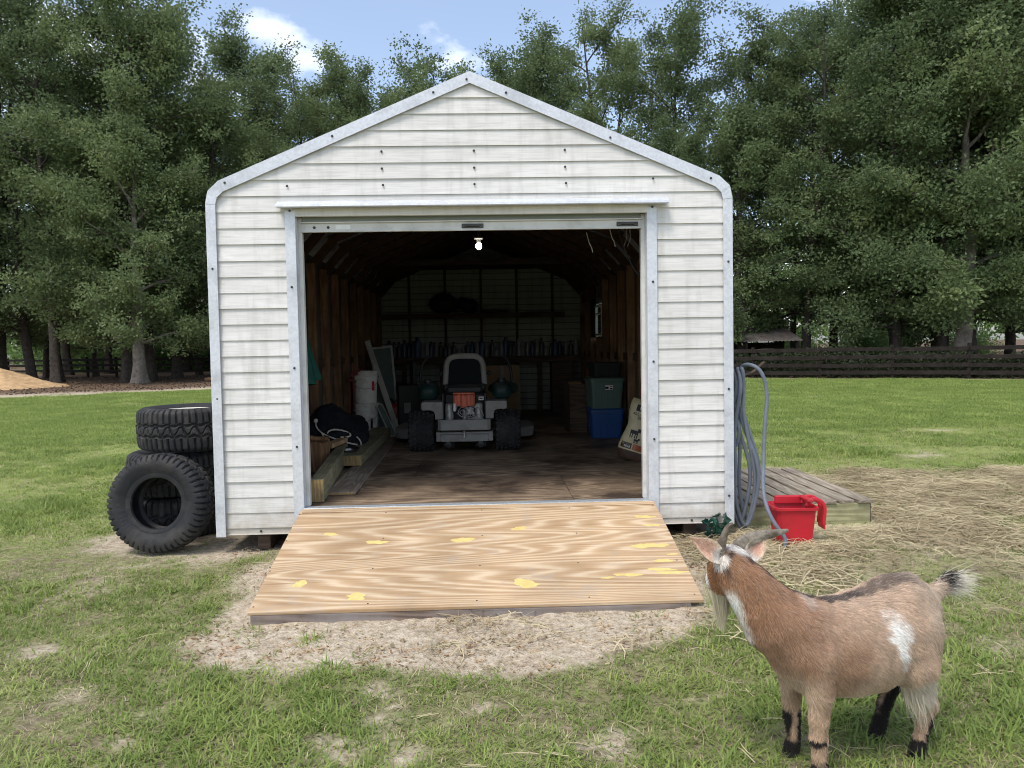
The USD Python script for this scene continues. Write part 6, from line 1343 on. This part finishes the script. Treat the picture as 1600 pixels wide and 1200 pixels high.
B = np.array([.438, -.130, .534]) + np.stack([rr_[:, 0] * .034, rr_[:, 1] * .030, rh.uniform(.004, .022, n)], 1)
D = np.stack([-(rr_[:, 0]) * .22 + .05, -(rr_[:, 1]) * .10 + .02, -np.ones(n)], 1)
locks('beard', body, B, D, rh.uniform(.06, .135, n), .05, np.array([.66, .59, .43]) * rh.uniform(.65, 1.2, (n, 1)), .0013)
n = 1500; tb = rh.random(n); B = np.array([-.345, 0, .497]) + np.outer(tb, np.array([-.05, 0, .043])) + rh.normal(size=(n, 3)) * .008
wh = rh.random(n) < .48
D = np.where(wh[:, None], np.stack([-np.ones(n), rh.normal(size=n) * .16, rh.normal(size=n) * .17 - .02], 1), np.stack([-np.ones(n) * .75, rh.normal(size=n) * .35, rh.uniform(-.2, .9, n)], 1))
LL = np.where(wh, rh.uniform(.06, .135, n), rh.uniform(.03, .06, n)); LL = np.where(wh & (rh.random(n) < .14), LL * 1.4, LL)
locks('tail_hair', body, B, D, LL, .12, np.where(wh[:, None], np.array([.70, .64, .54]), np.array([.03, .026, .024])) * rh.uniform(.7, 1.25, (n, 1)), .0013)
n = 500; B = np.array([-.165, .105, .215]) + rh.normal(size=(n, 3)) * [.022, .012, .030]; locks('thigh_fringe', body, B, np.stack([-.28 + rh.normal(size=n) * .12, .12 + rh.normal(size=n) * .1, -np.ones(n)], 1), rh.uniform(.04, .085, n), .1, np.array([.60, .53, .42]) * rh.uniform(.7, 1.25, (n, 1)))
# horns, ears, eyes, hooves
def horn(path, r0, r1, fl):
    p = spline(path, 26); k = np.linspace(0, 1, 26); r = r0 * (1 - k) ** .75 + r1; r = r * (1 + .07 * np.sin(k * 60) * (k < .7))
    return MB().tube(p, r, 14, flat=fl)
obj('horn', horn([(.487, -.055, .685), (.492, -.045, .725), (.489, -.030, .765), (.482, -.018, .795), (.470, -.010, .803)], .0155, .004, (1.15, .8)), 'horn', goat, smooth=60)
obj('horn', horn([(.425, -.065, .690), (.395, -.060, .722), (.350, -.050, .740), (.300, -.042, .748), (.245, -.034, .757)], .0195, .0035, (.7, 1.35)), 'horn', goat, smooth=60)
def ear(base, tip, facing, w, cup):
    base, tip, facing = (np.array(q, float) for q in (base, tip, facing)); d = tip - base; L = np.linalg.norm(d); d /= L; s = np.cross(d, facing); s /= np.linalg.norm(s); f = np.cross(s, d)
    nu, nv = 22, 11; V, F = [], []
    for i_ in range(nu):
        t = i_ / (nu - 1); ww = w * (math.sin(math.pi * (t * .80 + .17)) ** .8) * (1 - t ** 6) + .002
        for j_ in range(nv):
            q = -1 + 2 * j_ / (nv - 1); V.append(base + d * L * t + s * ww * q + f * (cup * (q * q - .55) * ww * 1.1 - .12 * L * t * t))
    V = np.array(V)
    for i_ in range(nu - 1):
        for j_ in range(nv - 1): a = i_ * nv + j_; F.append((a, a + nv, a + nv + 1, a + 1))
    F = np.array(F); n_ = len(V); nrm = normals_of(V, np.vstack([F[:, [0, 1, 2]], F[:, [0, 2, 3]]]))
    if (nrm @ f).mean() < 0: F = F[:, ::-1]; nrm = -nrm
    V2 = np.vstack([V, V - nrm * .003]); F2 = np.vstack([F, F[:, ::-1] + n_])
    b = [i_ * nv for i_ in range(nu)] + [(nu - 1) * nv + j_ for j_ in range(1, nv)] + [i_ * nv + nv - 1 for i_ in range(nu - 2, -1, -1)] + [j_ for j_ in range(nv - 2, 0, -1)]
    F2 = np.vstack([F2, [(b[k], b[(k + 1) % len(b)], b[(k + 1) % len(b)] + n_, b[k] + n_) for k in range(len(b))]])
    q = np.tile(np.linspace(-1, 1, nv), nu); tt = np.repeat(np.linspace(0, 1, nu), nv)
    inn = np.array([.74, .50, .38]); edge = np.array([.74, .58, .44]); wt = np.array([.72, .68, .62])
    ci = inn + (edge - inn) * smoothstep(.6, .95, np.abs(q))[:, None]; ci = ci * (1 - smoothstep(.35, .1, tt)[:, None]) + wt * smoothstep(.35, .1, tt)[:, None]
    co = np.tile(np.array([.36, .18, .09]), (n_, 1)); return (V2, F2), np.vstack([ci, co]), V, tt, d, nrm
CAMD = np.array([.1, 1., .35])
for base, tip, w, cup in (((.498, -.036, .684), (.606, -.012, .764), .030, .55), ((.388, -.050, .668), (.338, -.040, .742), .030, .5)):
    m_, c_, V_, tt_, d_, nr_ = ear(base, tip, CAMD, w, cup)
    e_ = obj('ear', m_, 'goat_skin', goat, smooth=True, primvars={'coat': (c_, C3)})
    k_ = rh.integers(0, len(V_), 900); B = V_[k_] + rh.normal(size=(900, 3)) * .002; cc = c_[k_] * rh.uniform(.8, 1.3, (900, 1))
    curves('ear_hair', e_, B, lambda t: B + (d_ * .012 + nr_[k_] * .003 + rh.normal(size=(900, 3)) * .0) * t, [.0008, .0006, .0002], np.clip(cc, .01, .95), 'goat_hair')
for ex in ((.4995, -.100, .648), (.3975, -.100, .644)):
    eb = obj('eye', MB().ball(ex, .0105, 2), 'eye', goat, smooth=True); obj('pupil', box(np.array(ex) + [.0075 if ex[0] > .46 else -.0075, -.004, 0], (.008, .012, .004), .001), 'ink', eb)
for ch in LEG.values():
    fx, fy, fz = ch[-1][0]
    h_ = MB()
    for s in (-1, 1): h_.hull([(fx + dx * sc, fy + s * .0125 + dy * sc, zz) for dx, dy in ((.030, -.004), (.030, .004), (.012, -.0115), (.012, .0115), (-.016, -.011), (-.016, .011)) for zz, sc in ((-.068, 1.08), (-.030, .85))])
    obj('hoof', h_, 'hoof', goat)
